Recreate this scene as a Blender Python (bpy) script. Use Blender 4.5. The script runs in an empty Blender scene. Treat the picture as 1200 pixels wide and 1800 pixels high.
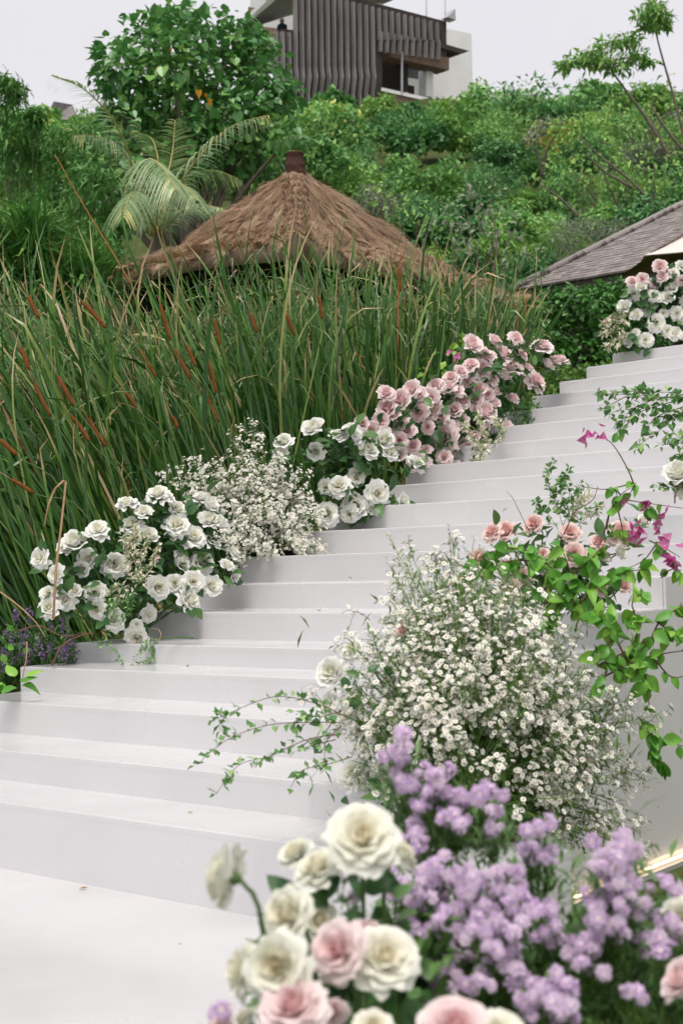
import bpy, math, random
import numpy as np
from mathutils import Matrix, Vector, Quaternion

rng = np.random.default_rng(11)
random.seed(5)
scene = bpy.context.scene
COL = scene.collection

# ------------------------------------------------------------------ camera
S = 0.7
YAW, PITCH, ROLL = 0.69811, 0.03254, -0.03039
CAM = np.array([0.0, 0.0, 1.5 * S])
FW = np.array([-math.sin(YAW) * math.cos(PITCH), math.cos(YAW) * math.cos(PITCH), math.sin(PITCH)])
_r = np.array([math.cos(YAW), math.sin(YAW), 0.0])
_u = np.cross(_r, FW)
RT = _r * math.cos(ROLL) + _u * math.sin(ROLL)
UP = _u * math.cos(ROLL) - _r * math.sin(ROLL)
cam_data = bpy.data.cameras.new("camera")
cam_data.sensor_fit = 'VERTICAL'
cam_data.sensor_height = 36.0
cam_data.lens = 50.0
cam_data.clip_start = 0.05
cam_data.clip_end = 600.0
cam_data.dof.use_dof = True
cam_data.dof.focus_distance = 7.0
cam_data.dof.aperture_fstop = 5.4
cam_obj = bpy.data.objects.new("camera", cam_data)
COL.objects.link(cam_obj)
m = Matrix.Identity(4)
for i in range(3):
    m[i][0], m[i][1], m[i][2], m[i][3] = RT[i], UP[i], -FW[i], CAM[i]
cam_obj.matrix_world = m
scene.camera = cam_obj

# ------------------------------------------------------------------ overcast sky and soft sun
SUN_EL, SUN_AZ = math.radians(62), math.radians(145)      # azimuth clockwise from +Y: high, from behind the camera and a little right
world = bpy.data.worlds.new("World")
scene.world = world
world.use_nodes = True
wn = world.node_tree
wn.nodes.clear()
sky = wn.nodes.new('ShaderNodeTexSky')
sky.sky_type = 'NISHITA'
sky.sun_disc = False
sky.sun_elevation = SUN_EL
sky.sun_rotation = SUN_AZ
sky.air_density = 1.0
sky.dust_density = 4.0
bg1 = wn.nodes.new('ShaderNodeBackground')
bg1.inputs['Strength'].default_value = 0.06
wn.links.new(sky.outputs[0], bg1.inputs['Color'])
# the even cloud deck of an overcast day
tc = wn.nodes.new('ShaderNodeTexCoord')
nz = wn.nodes.new('ShaderNodeTexNoise')
nz.inputs['Scale'].default_value = 2.2
nz.inputs['Detail'].default_value = 4.0
wn.links.new(tc.outputs['Generated'], nz.inputs['Vector'])
cr = wn.nodes.new('ShaderNodeValToRGB')
cr.color_ramp.elements[0].position = 0.3
cr.color_ramp.elements[0].color = (0.565, 0.555, 0.586, 1)
cr.color_ramp.elements[1].position = 0.7
cr.color_ramp.elements[1].color = (0.65, 0.637, 0.654, 1)
wn.links.new(nz.outputs['Fac'], cr.inputs['Fac'])
bg2 = wn.nodes.new('ShaderNodeBackground')
bg2.inputs['Strength'].default_value = 1.0
wn.links.new(cr.outputs[0], bg2.inputs['Color'])
mixw = wn.nodes.new('ShaderNodeMixShader')
mixw.inputs[0].default_value = 0.92
wn.links.new(bg1.outputs[0], mixw.inputs[1])
wn.links.new(bg2.outputs[0], mixw.inputs[2])
wo = wn.nodes.new('ShaderNodeOutputWorld')
wn.links.new(mixw.outputs[0], wo.inputs[0])

sun_data = bpy.data.lights.new("sun", 'SUN')
sun_data.energy = 1.5
sun_data.angle = math.radians(25)
sun_data.color = (1.0, 0.95, 0.87)
sun = bpy.data.objects.new("sun", sun_data)
COL.objects.link(sun)
sd = Vector((math.sin(SUN_AZ) * math.cos(SUN_EL), math.cos(SUN_AZ) * math.cos(SUN_EL), math.sin(SUN_EL)))
sun.rotation_euler = sd.to_track_quat('Z', 'Y').to_euler()
sun.location = (0, 0, 40)

scene.view_settings.view_transform = 'Standard'
scene.view_settings.look = 'None'
scene.view_settings.gamma = 1.0
scene.view_settings.use_curve_mapping = False
scene.view_settings.exposure = 0.55
scene.cycles.max_bounces = 8
scene.cycles.diffuse_bounces = 5
scene.cycles.glossy_bounces = 3
scene.cycles.transmission_bounces = 4
scene.cycles.use_denoising = True
scene.cycles.use_adaptive_sampling = True
scene.cycles.adaptive_threshold = 0.05

# ------------------------------------------------------------------ helpers
F = 2500.0

def P(px, py, D):
    """world point seen at pixel (px, py) of the 1200 x 1800 frame, D metres ahead."""
    px, py, D = np.broadcast_arrays(np.asarray(px, float), np.asarray(py, float), np.asarray(D, float))
    return CAM + (RT * ((px - 600) / F)[..., None] + UP * ((900 - py) / F)[..., None] + FW) * D[..., None]

def P1(px, py, D):
    return P(px, py, D).reshape(3)

def tag(o, label=None, cat=None, group=None, kind=None):
    if label: o['label'] = label
    if cat: o['category'] = cat
    if group: o['group'] = group
    if kind: o['kind'] = kind
    return o

def mk_mesh(name, V, Fs, mats=None, attrs=None, smooth=True, mi=None):
    """V (n,3); Fs a list of int arrays (m,k); attrs {name: per-vertex floats}"""
    V = np.asarray(V, np.float32)
    if isinstance(Fs, np.ndarray): Fs = [Fs]
    Fs = [np.asarray(f, np.int32) for f in Fs if len(f)]
    me = bpy.data.meshes.new(name)
    me.vertices.add(len(V))
    me.vertices.foreach_set("co", V.ravel())
    li = np.concatenate([f.ravel() for f in Fs])
    cnt = np.concatenate([np.full(len(f), f.shape[1], np.int32) for f in Fs])
    st = np.concatenate([[0], np.cumsum(cnt)[:-1]]).astype(np.int32)
    me.loops.add(len(li)); me.loops.foreach_set("vertex_index", li)
    me.polygons.add(len(cnt)); me.polygons.foreach_set("loop_start", st)
    me.polygons.foreach_set("use_smooth", np.full(len(cnt), bool(smooth)))
    if mats is not None:
        for mm in (mats if isinstance(mats, (list, tuple)) else [mats]): me.materials.append(mm)
    if mi is not None: me.polygons.foreach_set("material_index", np.asarray(mi, np.int32))
    me.update(calc_edges=True)
    for k, v in (attrs or {}).items():
        a = me.attributes.new(k, 'FLOAT', 'POINT')
        a.data.foreach_set("value", np.asarray(v, np.float32))
    return me

def link(name, data, parent=None, mw=None):
    o = bpy.data.objects.new(name, data)
    COL.objects.link(o)
    if parent is not None: o.parent = parent
    if mw is not None: o.matrix_local = mw
    return o

def empty(name, loc=(0, 0, 0)):
    o = bpy.data.objects.new(name, None)
    o.empty_display_size = 0.1
    COL.objects.link(o)
    o.location = [float(v) for v in loc]
    return o

def part(name, V, Fs, mat, parent=None, attrs=None, smooth=True, kind=None, mi=None):
    """a mesh given in world coordinates, parented to an unrotated Empty"""
    V = np.asarray(V, float)
    if parent is not None: V = V - np.array(world_loc(parent))
    o = link(name, mk_mesh(name, V, Fs, mat, attrs, smooth, mi), parent)
    if kind: o['kind'] = kind
    return o

def world_loc(o):
    p = np.zeros(3)
    while o is not None:
        p = p + np.array(o.location); o = o.parent
    return p

class MB:
    def __init__(s): s.V = []; s.F = {}; s.n = 0; s.A = []
    def add(s, V, Fs, a=0.0):
        V = np.asarray(V, float)
        if isinstance(Fs, np.ndarray): Fs = [Fs]
        for f in Fs:
            f = np.asarray(f, np.int64)
            if f.ndim == 2 and len(f): s.F.setdefault(f.shape[1], []).append(f + s.n)
        s.V.append(V); s.n += len(V)
        s.A.append(np.broadcast_to(np.asarray(a, float), (len(V),)))
        return s
    def get(s): return np.concatenate(s.V), [np.concatenate(v) for v in s.F.values()]
    def attr(s): return {'rnd': np.concatenate(s.A)}
    def build(s, name, mat, parent=None, smooth=True, kind=None):
        V, Fs = s.get()
        return part(name, V, Fs, mat, parent, s.attr(), smooth, kind)

BOXF = np.array([[0, 3, 2, 1], [4, 5, 6, 7], [0, 1, 5, 4], [1, 2, 6, 5], [2, 3, 7, 6], [3, 0, 4, 7]])
def box(x0, x1, y0, y1, z0, z1):
    return np.array([[x0, y0, z0], [x1, y0, z0], [x1, y1, z0], [x0, y1, z0], [x0, y0, z1], [x1, y0, z1], [x1, y1, z1], [x0, y1, z1]], float), BOXF

def hexa(b, t):
    """box from four bottom and four top corners"""
    return np.array(list(b) + list(t), float), BOXF

def orient(d, roll=None, up=None):
    """(N,3,3) frames whose y axis is d; z (the leaf's face) turned towards up, or rolled at random"""
    d = np.atleast_2d(np.asarray(d, float)); d = d / (np.linalg.norm(d, axis=1, keepdims=True) + 1e-9)
    if up is None: up = np.tile([0.0, 0.0, 1.0], (len(d), 1))
    up = np.broadcast_to(np.asarray(up, float), d.shape)
    x = np.cross(d, up); nn = np.linalg.norm(x, axis=1, keepdims=True)
    x = np.where(nn < 1e-4, np.array([1.0, 0, 0]), x / np.maximum(nn, 1e-6))
    z = np.cross(x, d)
    if roll is not None:
        c, s_ = np.cos(roll)[:, None], np.sin(roll)[:, None]
        x, z = x * c + z * s_, z * c - x * s_
    return np.stack([x, d, z], axis=2)

def scatter(tv, tf, R, sc, loc, a=None):
    """copies of a template as one vertex/face soup"""
    N = len(loc); tv = np.asarray(tv, float)
    sc = np.asarray(sc, float)
    if sc.ndim == 1: sc = sc[:, None]
    L = tv[None] * (sc[:, None, :] if sc.shape[1] == 3 else sc[:, :, None])
    V = np.einsum('nij,nkj->nki', R, L) + np.asarray(loc)[:, None]
    n = len(tv)
    tf = [tf] if isinstance(tf, np.ndarray) else tf
    Fs = [(f[None] + (np.arange(N) * n)[:, None, None]).reshape(-1, f.shape[1]) for f in tf]
    a = rng.random(N) if a is None else a
    return V.reshape(-1, 3), Fs, np.repeat(a, n)

def tube(pts, rad, sides=5):
    pts = np.asarray(pts, float); n = len(pts)
    rad = np.broadcast_to(np.asarray(rad, float), (n,))
    t = np.gradient(pts, axis=0); t /= np.linalg.norm(t, axis=1, keepdims=True) + 1e-9
    ref = np.array([0, 0, 1.0]) if abs(t[0][2]) < .9 else np.array([1.0, 0, 0])
    a = np.cross(t, ref); a /= np.linalg.norm(a, axis=1, keepdims=True) + 1e-9
    b = np.cross(t, a)
    ang = np.arange(sides) * 2 * math.pi / sides
    V = pts[:, None] + rad[:, None, None] * (a[:, None] * np.cos(ang)[None, :, None] + b[:, None] * np.sin(ang)[None, :, None])
    i = np.arange(n - 1)[:, None] * sides; j = np.arange(sides)[None]; k = (j + 1) % sides
    f = np.stack([i + j, i + k, i + sides + k, i + sides + j], axis=2).reshape(-1, 4)
    caps = np.array([list(range(sides))[::-1], [(n - 1) * sides + q for q in range(sides)]])
    return V.reshape(-1, 3), [f, caps]

def curve(pts, n):
    """Catmull-Rom through pts, n samples"""
    p = np.asarray(pts, float)
    if len(p) == 2: return p[0] + (p[1] - p[0]) * np.linspace(0, 1, n)[:, None]
    q = np.vstack([2 * p[0] - p[1], p, 2 * p[-1] - p[-2]])
    t = np.linspace(0, len(p) - 1 - 1e-6, n); i = t.astype(int); u = (t - i)[:, None]
    a, b, c, d = q[i], q[i + 1], q[i + 2], q[i + 3]
    return .5 * (2 * b + (c - a) * u + (2 * a - 5 * b + 4 * c - d) * u ** 2 + (3 * b - a - 3 * c + d) * u ** 3)

def unit(v):
    v = np.asarray(v, float); return v / (np.linalg.norm(v, axis=-1, keepdims=True) + 1e-9)

def rvec(n): return unit(rng.normal(size=(n, 3)))

# ------------------------------------------------------------------ materials
def new_mat(name):
    mt = bpy.data.materials.new(name); mt.use_nodes = True
    nt = mt.node_tree; nt.nodes.clear()
    return mt, nt, nt.nodes.new('ShaderNodeOutputMaterial')

def ramp(nt, stops):
    r = nt.nodes.new('ShaderNodeValToRGB'); e = r.color_ramp.elements
    while len(e) < len(stops): e.new(0.5)
    for k, (pos, c) in enumerate(stops):
        e[k].position = pos; e[k].color = (*c, 1)
    return r

GAIN = {'reed_blade': 1.15, 'hillside_leaf': 3.1, 'fresh_leaf': 2.75, 'heart_leaf': 2.3, 'bamboo_leaf': 2.1, 'palm_leaflet': 1.9, 'grey_green_leaf': 1.35, 'hedge_leaf': 1.8, 'thatch_straw': 1.75,
        'rose_leaf': 1.6, 'bougainvillea_leaf': 1.65, 'small_round_leaf': 2.2, 'aster_stem': 1.9, 'groundcover_leaf': 1.2, 'yellow_leaf': 1.3, 'weathered_shingle': 1.3}
def plant_mat(name, stops, rough=0.5, trans=0.25, spec=0.4, attr='rnd', noise=0.0, nscale=40.0, tcol=None, jitter=0.0):
    """colour by the leaf's own random number (and the object's), part of the light let through"""
    mt, nt, out = new_mat(name)
    at = nt.nodes.new('ShaderNodeAttribute'); at.attribute_name = attr
    oi = nt.nodes.new('ShaderNodeObjectInfo')
    val = at.outputs['Fac']
    ad = nt.nodes.new('ShaderNodeMath'); ad.operation = 'ADD'
    nt.links.new(val, ad.inputs[0])
    mu = nt.nodes.new('ShaderNodeMath'); mu.operation = 'MULTIPLY'; mu.inputs[1].default_value = jitter
    nt.links.new(oi.outputs['Random'], mu.inputs[0]); nt.links.new(mu.outputs[0], ad.inputs[1])
    val = ad.outputs[0]
    if noise:
        n = nt.nodes.new('ShaderNodeTexNoise'); n.inputs['Scale'].default_value = nscale; n.inputs['Detail'].default_value = 3
        tcx = nt.nodes.new('ShaderNodeTexCoord'); nt.links.new(tcx.outputs['Object'], n.inputs['Vector'])
        mr = nt.nodes.new('ShaderNodeMapRange'); mr.inputs[3].default_value = -noise; mr.inputs[4].default_value = noise
        nt.links.new(n.outputs['Fac'], mr.inputs[0])
        a2 = nt.nodes.new('ShaderNodeMath'); a2.operation = 'ADD'; a2.use_clamp = True
        nt.links.new(val, a2.inputs[0]); nt.links.new(mr.outputs[0], a2.inputs[1]); val = a2.outputs[0]
    g_ = GAIN.get(name, 1.0)
    stops = [(p_, tuple(min(.9, q_ * g_) for q_ in c_)) for p_, c_ in stops]
    r = ramp(nt, stops); nt.links.new(val, r.inputs['Fac'])
    b = nt.nodes.new('ShaderNodeBsdfPrincipled')
    b.inputs['Roughness'].default_value = rough
    b.inputs['Specular IOR Level'].default_value = spec
    nt.links.new(r.outputs[0], b.inputs['Base Color'])
    if trans:
        t = nt.nodes.new('ShaderNodeBsdfTranslucent')
        nt.links.new(r.outputs[0], t.inputs['Color'])
        mx = nt.nodes.new('ShaderNodeMixShader'); mx.inputs[0].default_value = trans
        nt.links.new(b.outputs[0], mx.inputs[1]); nt.links.new(t.outputs[0], mx.inputs[2])
        nt.links.new(mx.outputs[0], out.inputs[0])
    else: nt.links.new(b.outputs[0], out.inputs[0])
    return mt

def surf_mat(name, c1, c2, scale=5.0, rough=0.6, spec=0.4, bump=0.0, bscale=30.0, stretch=(1, 1, 1), detail=5.0, coat=0.0, rvar=0.0):
    mt, nt, out = new_mat(name)
    tcx = nt.nodes.new('ShaderNodeTexCoord')
    mp = nt.nodes.new('ShaderNodeMapping'); mp.inputs['Scale'].default_value = stretch
    nt.links.new(tcx.outputs['Object'], mp.inputs[0])
    n = nt.nodes.new('ShaderNodeTexNoise'); n.inputs['Scale'].default_value = scale; n.inputs['Detail'].default_value = detail
    nt.links.new(mp.outputs[0], n.inputs['Vector'])
    r = ramp(nt, [(0.3, c1), (0.7, c2)]); nt.links.new(n.outputs['Fac'], r.inputs['Fac'])
    b = nt.nodes.new('ShaderNodeBsdfPrincipled')
    b.inputs['Roughness'].default_value = rough; b.inputs['Specular IOR Level'].default_value = spec
    b.inputs['Coat Weight'].default_value = coat; b.inputs['Coat Roughness'].default_value = 0.08
    nt.links.new(r.outputs[0], b.inputs['Base Color'])
    if rvar:
        mr = nt.nodes.new('ShaderNodeMapRange'); mr.inputs[1].default_value = .3; mr.inputs[2].default_value = .7
        mr.inputs[3].default_value = rough - rvar; mr.inputs[4].default_value = rough + rvar
        nt.links.new(n.outputs['Fac'], mr.inputs[0]); nt.links.new(mr.outputs[0], b.inputs['Roughness'])
    if bump:
        n2 = nt.nodes.new('ShaderNodeTexNoise'); n2.inputs['Scale'].default_value = bscale; n2.inputs['Detail'].default_value = 4
        nt.links.new(mp.outputs[0], n2.inputs['Vector'])
        bp = nt.nodes.new('ShaderNodeBump'); bp.inputs['Strength'].default_value = bump; bp.inputs['Distance'].default_value = 0.02
        nt.links.new(n2.outputs['Fac'], bp.inputs['Height']); nt.links.new(bp.outputs[0], b.inputs['Normal'])
    nt.links.new(b.outputs[0], out.inputs[0])
    return mt

def white_board_mat():
    """glossy white painted board with faint scuffs and dark specks"""
    mt, nt, out = new_mat('white_gloss_paint')
    tcx = nt.nodes.new('ShaderNodeTexCoord')
    n = nt.nodes.new('ShaderNodeTexNoise'); n.inputs['Scale'].default_value = 1.7; n.inputs['Detail'].default_value = 6
    nt.links.new(tcx.outputs['Object'], n.inputs['Vector'])
    r = ramp(nt, [(0.32, (0.635, 0.626, 0.638)), (0.62, (0.68, 0.671, 0.683))]); nt.links.new(n.outputs['Fac'], r.inputs['Fac'])
    # scuffs: thin stretched marks; specks: small dots
    mp = nt.nodes.new('ShaderNodeMapping'); mp.inputs['Scale'].default_value = (1.2, 9, 14)
    nt.links.new(tcx.outputs['Object'], mp.inputs[0])
    n2 = nt.nodes.new('ShaderNodeTexNoise'); n2.inputs['Scale'].default_value = 5.0; n2.inputs['Detail'].default_value = 7; n2.inputs['Roughness'].default_value = .65
    nt.links.new(mp.outputs[0], n2.inputs['Vector'])
    r2 = ramp(nt, [(0.70, (0, 0, 0)), (0.80, (1, 1, 1))]); nt.links.new(n2.outputs['Fac'], r2.inputs['Fac'])
    mixc = nt.nodes.new('ShaderNodeMix'); mixc.data_type = 'RGBA'
    ms = nt.nodes.new('ShaderNodeMath'); ms.operation = 'MULTIPLY'; ms.inputs[1].default_value = 0.6
    nt.links.new(r2.outputs[0], ms.inputs[0])
    nt.links.new(ms.outputs[0], mixc.inputs[0]); nt.links.new(r.outputs[0], mixc.inputs[6]); mixc.inputs[7].default_value = (0.5, 0.48, 0.45, 1)
    vo = nt.nodes.new('ShaderNodeTexVoronoi'); vo.inputs['Scale'].default_value = 3.2
    nt.links.new(tcx.outputs['Object'], vo.inputs['Vector'])
    lt = nt.nodes.new('ShaderNodeMath'); lt.operation = 'LESS_THAN'; lt.inputs[1].default_value = 0.017
    nt.links.new(vo.outputs['Distance'], lt.inputs[0])
    mixd = nt.nodes.new('ShaderNodeMix'); mixd.data_type = 'RGBA'
    nt.links.new(lt.outputs[0], mixd.inputs[0]); nt.links.new(mixc.outputs[2], mixd.inputs[6]); mixd.inputs[7].default_value = (0.22, 0.2, 0.17, 1)
    b = nt.nodes.new('ShaderNodeBsdfPrincipled')
    b.inputs['Specular IOR Level'].default_value = 0.5
    mr = nt.nodes.new('ShaderNodeMapRange'); mr.inputs[1].default_value = .35; mr.inputs[2].default_value = .65
    mr.inputs[3].default_value = 0.10; mr.inputs[4].default_value = 0.30
    nt.links.new(n.outputs['Fac'], mr.inputs[0]); nt.links.new(mr.outputs[0], b.inputs['Roughness'])
    nt.links.new(mixd.outputs[2], b.inputs['Base Color'])
    n3 = nt.nodes.new('ShaderNodeTexNoise'); n3.inputs['Scale'].default_value = 4.0; n3.inputs['Detail'].default_value = 2
    nt.links.new(tcx.outputs['Object'], n3.inputs['Vector'])
    bp = nt.nodes.new('ShaderNodeBump'); bp.inputs['Strength'].default_value = 0.12; bp.inputs['Distance'].default_value = 0.02
    nt.links.new(n3.outputs['Fac'], bp.inputs['Height']); nt.links.new(bp.outputs[0], b.inputs['Normal'])
    nt.links.new(b.outputs[0], out.inputs[0])
    return mt

M = {}
M['white'] = white_board_mat()
M['soil'] = surf_mat('soil_and_grass', (0.05, 0.075, 0.02), (0.10, 0.11, 0.035), 3.0, 0.95, 0.1, 0.6, 40)
M['grass'] = plant_mat('lawn_grass', [(0, (0.07, 0.12, 0.02)), (.6, (0.14, 0.19, 0.04)), (1, (0.30, 0.27, 0.08))], .6, .3)
M['reed'] = plant_mat('reed_blade', [(0, (0.022, 0.075, 0.012)), (.42, (0.048, 0.145, 0.020)), (.72, (0.105, 0.215, 0.036)), (.86, (0.23, 0.28, 0.065)), (.94, (0.44, 0.35, 0.19)), (1, (0.32, 0.115, 0.03))], .36, .15, .6)
M['spike'] = surf_mat('cattail_brown', (0.155, 0.058, 0.016), (0.26, 0.10, 0.028), 60, .9, .1, .5, 300)
M['drystalk'] = surf_mat('dry_stalk', (0.38, 0.22, 0.12), (0.50, 0.32, 0.19), 30, .8, .2)
M['ruststalk'] = surf_mat('rust_stalk', (0.30, 0.115, 0.04), (0.42, 0.19, 0.07), 30, .8, .2)
M['hill'] = plant_mat('hillside_leaf', [(0, (0.024, 0.066, 0.024)), (.45, (0.050, 0.118, 0.036)), (.8, (0.09, 0.175, 0.048)), (.97, (0.17, 0.215, 0.065)), (1, (0.30, 0.24, 0.06))], .5, .18)
M['fresh'] = plant_mat('fresh_leaf', [(0, (0.045, 0.105, 0.024)), (.5, (0.085, 0.165, 0.038)), (.95, (0.155, 0.225, 0.06)), (1, (0.28, 0.27, 0.05))], .5, .2)
M['silver'] = plant_mat('grey_green_leaf', [(0, (0.13, 0.17, 0.11)), (1, (0.28, 0.32, 0.22))], .6, .2)
M['yellowleaf'] = plant_mat('yellow_leaf', [(0, (0.13, 0.18, 0.035)), (.6, (0.30, 0.26, 0.05)), (1, (0.42, 0.22, 0.03))], .6, .35)
M['bigleaf'] = plant_mat('heart_leaf', [(0, (0.025, 0.085, 0.022)), (.6, (0.050, 0.135, 0.034)), (1, (0.12, 0.22, 0.055))], .33, .25, .6)
M['orangeleaf'] = plant_mat('orange_leaf', [(0, (0.62, 0.26, 0.02)), (1, (0.68, 0.32, 0.03))], .5, .3)
M['bamboo'] = plant_mat('bamboo_leaf', [(0, (0.028, 0.085, 0.02)), (.6, (0.055, 0.14, 0.03)), (1, (0.12, 0.21, 0.05))], .5, .2)
M['palm'] = plant_mat('palm_leaflet', [(0, (0.055, 0.12, 0.035)), (.6, (0.12, 0.19, 0.075)), (.9, (0.25, 0.30, 0.15)), (1, (0.38, 0.35, 0.12))], .35, .3, .6)
M['rachis'] = surf_mat('palm_rib', (0.30, 0.28, 0.08), (0.42, 0.34, 0.12), 20, .5)
M['bark'] = surf_mat('bark', (0.11, 0.088, 0.07), (0.20, 0.165, 0.135), 12, .9, .2, .8, 40, (1, 1, .3))
M['thatch'] = plant_mat('thatch_straw', [(0, (0.115, 0.072, 0.046)), (.5, (0.23, 0.155, 0.10)), (1, (0.37, 0.275, 0.19))], .9, .0, .1)
M['thatchbase'] = surf_mat('thatch_under', (0.16, 0.11, 0.08), (0.36, 0.27, 0.20), 3, .95, .1, .9, 25, (1, 1, .4))
M['terracotta'] = surf_mat('weathered_terracotta', (0.04, 0.022, 0.017), (0.10, 0.042, 0.03), 14, .8, .2, .5, 30)
M['dark'] = surf_mat('dark_timber_and_shade', (0.012, 0.011, 0.01), (0.03, 0.026, 0.022), 8, .8, .2)
M['timber'] = surf_mat('brown_timber', (0.10, 0.065, 0.045), (0.20, 0.13, 0.09), 3, .7, .3, .3, 20, (6, 6, .5))
M['slat'] = surf_mat('grey_weathered_slat', (0.14, 0.13, 0.128), (0.26, 0.245, 0.24), 1.2, .8, .2, .3, 8, (3, 3, .35))
M['slatback'] = surf_mat('slat_backing', (0.035, 0.03, 0.03), (0.065, 0.055, 0.05), 1.5, .9, .2)
M['concrete'] = surf_mat('pale_render', (0.72, 0.715, 0.70), (0.80, 0.795, 0.78), .8, .85, .2)
M['soffit'] = surf_mat('soffit_board', (0.60, 0.61, 0.59), (0.68, 0.69, 0.67), 1, .8, .2)
M['brick'] = surf_mat('brown_cladding', (0.19, 0.11, 0.085), (0.27, 0.17, 0.13), 4, .8, .2)
M['glassdark'] = surf_mat('dark_room', (0.012, 0.017, 0.014), (0.03, 0.04, 0.034), 1, .3, .5)
M['metal'] = surf_mat('grey_metal', (0.35, 0.35, 0.36), (0.45, 0.45, 0.46), 5, .4, .5)
M['shingle'] = plant_mat('weathered_shingle', [(0, (0.13, 0.112, 0.105)), (.5, (0.215, 0.19, 0.18)), (1, (0.32, 0.29, 0.28))], .85, 0, .2)
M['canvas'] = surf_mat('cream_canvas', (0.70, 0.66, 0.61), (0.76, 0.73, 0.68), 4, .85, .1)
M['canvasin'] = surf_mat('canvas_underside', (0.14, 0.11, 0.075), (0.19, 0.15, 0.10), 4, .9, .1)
M['rose_white'] = plant_mat('white_rose_petal', [(0, (0.96, 0.93, 0.87)), (.55, (0.96, 0.91, 0.81)), (.85, (0.935, 0.865, 0.70)), (1, (0.90, 0.77, 0.54))], .6, .18, .25, attr='core')
M['rose_cream'] = plant_mat('cream_rose_petal', [(0, (0.96, 0.91, 0.82)), (.5, (0.96, 0.885, 0.755)), (1, (0.88, 0.76, 0.54))], .6, .18, .25, attr='core')
M['rose_pink'] = plant_mat('pink_rose_petal', [(0, (0.965, 0.81, 0.795)), (.5, (0.965, 0.735, 0.73)), (1, (0.945, 0.62, 0.625))], .6, .18, .25, attr='core', jitter=.25)
M['rose_blush'] = plant_mat('blush_rose_petal', [(0, (0.95, 0.75, 0.71)), (.5, (0.94, 0.67, 0.63)), (1, (0.91, 0.55, 0.52))], .6, .18, .25, attr='core', jitter=.2)
M['roseleaf'] = plant_mat('rose_leaf', [(0, (0.018, 0.060, 0.016)), (.6, (0.034, 0.095, 0.025)), (1, (0.085, 0.165, 0.045))], .38, .18, .5, jitter=.9)
M['stem'] = surf_mat('green_stem', (0.05, 0.12, 0.025), (0.10, 0.17, 0.05), 20, .5)
M['vineleaf'] = plant_mat('bougainvillea_leaf', [(0, (0.050, 0.165, 0.020)), (.6, (0.095, 0.255, 0.030)), (1, (0.21, 0.36, 0.055))], .4, .2, .45, jitter=.9)
M['smallleaf'] = plant_mat('small_round_leaf', [(0, (0.038, 0.10, 0.03)), (.7, (0.085, 0.175, 0.055)), (1, (0.22, 0.30, 0.13))], .45, .28, .4)
M['varieg'] = plant_mat('cream_edged_leaf', [(0, (0.10, 0.20, 0.06)), (.25, (0.32, 0.42, 0.19)), (.45, (0.80, 0.79, 0.58)), (.85, (0.92, 0.88, 0.76)), (1, (0.86, 0.62, 0.58))], .5, .15, .3)
M['twig'] = surf_mat('brown_twig', (0.10, 0.055, 0.035), (0.21, 0.12, 0.08), 30, .8, .2)
M['bract'] = plant_mat('magenta_bract', [(0, (0.58, 0.06, 0.30)), (.6, (0.68, 0.13, 0.42)), (1, (0.74, 0.30, 0.52))], .55, .4, .2, jitter=.9)
M['aster'] = plant_mat('white_aster_ray', [(0, (0.95, 0.92, 0.82)), (1, (0.955, 0.935, 0.86))], .6, .15, .2)
M['asterin'] = plant_mat('aster_centre', [(0, (0.62, 0.46, 0.10)), (1, (0.52, 0.30, 0.10))], .8, 0, .1, jitter=.9)
M['asterstem'] = plant_mat('aster_stem', [(0, (0.045, 0.105, 0.02)), (1, (0.115, 0.18, 0.045))], .6, .15, .3)
M['purple'] = plant_mat('lilac_aster_ray', [(0, (0.66, 0.47, 0.73)), (.5, (0.83, 0.67, 0.87)), (1, (0.92, 0.82, 0.93))], .6, .12, .2, jitter=.55)
M['purplein'] = plant_mat('lilac_aster_centre', [(0, (0.86, 0.82, 0.70)), (1, (0.72, 0.60, 0.62))], .8, 0, .1, jitter=.9)
M['statice'] = plant_mat('statice_floret', [(0, (0.13, 0.07, 0.22)), (.7, (0.25, 0.15, 0.36)), (1, (0.38, 0.25, 0.48))], .7, .2, .2, jitter=.4)
M['hedge'] = plant_mat('hedge_leaf', [(0, (0.025, 0.085, 0.015)), (.6, (0.045, 0.135, 0.025)), (1, (0.10, 0.215, 0.04))], .35, .2, .5)
M['ground_leaf'] = plant_mat('groundcover_leaf', [(0, (0.055, 0.14, 0.02)), (1, (0.15, 0.26, 0.05))], .5, .3)
M['skin'] = surf_mat('skin', (0.35, 0.20, 0.13), (0.4, 0.24, 0.16), 5, .6)
M['shirt'] = surf_mat('dark_blue_cloth', (0.012, 0.025, 0.05), (0.02, 0.04, 0.075), 5, .8)
M['capw'] = surf_mat('white_cloth', (0.7, 0.7, 0.7), (0.75, 0.75, 0.75), 5, .8)
def emit_mat():
    mt, nt, out = new_mat('warm_light_tube')
    e = nt.nodes.new('ShaderNodeEmission'); e.inputs[0].default_value = (1.0, 0.70, 0.38, 1); e.inputs[1].default_value = 3.5
    nt.links.new(e.outputs[0], out.inputs[0]); return mt
M['led'] = emit_mat()

# ------------------------------------------------------------------ terrain
def sstep(a, b, x):
    t = np.clip((x - a) / (b - a), 0, 1); return t * t * (3 - 2 * t)

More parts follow.
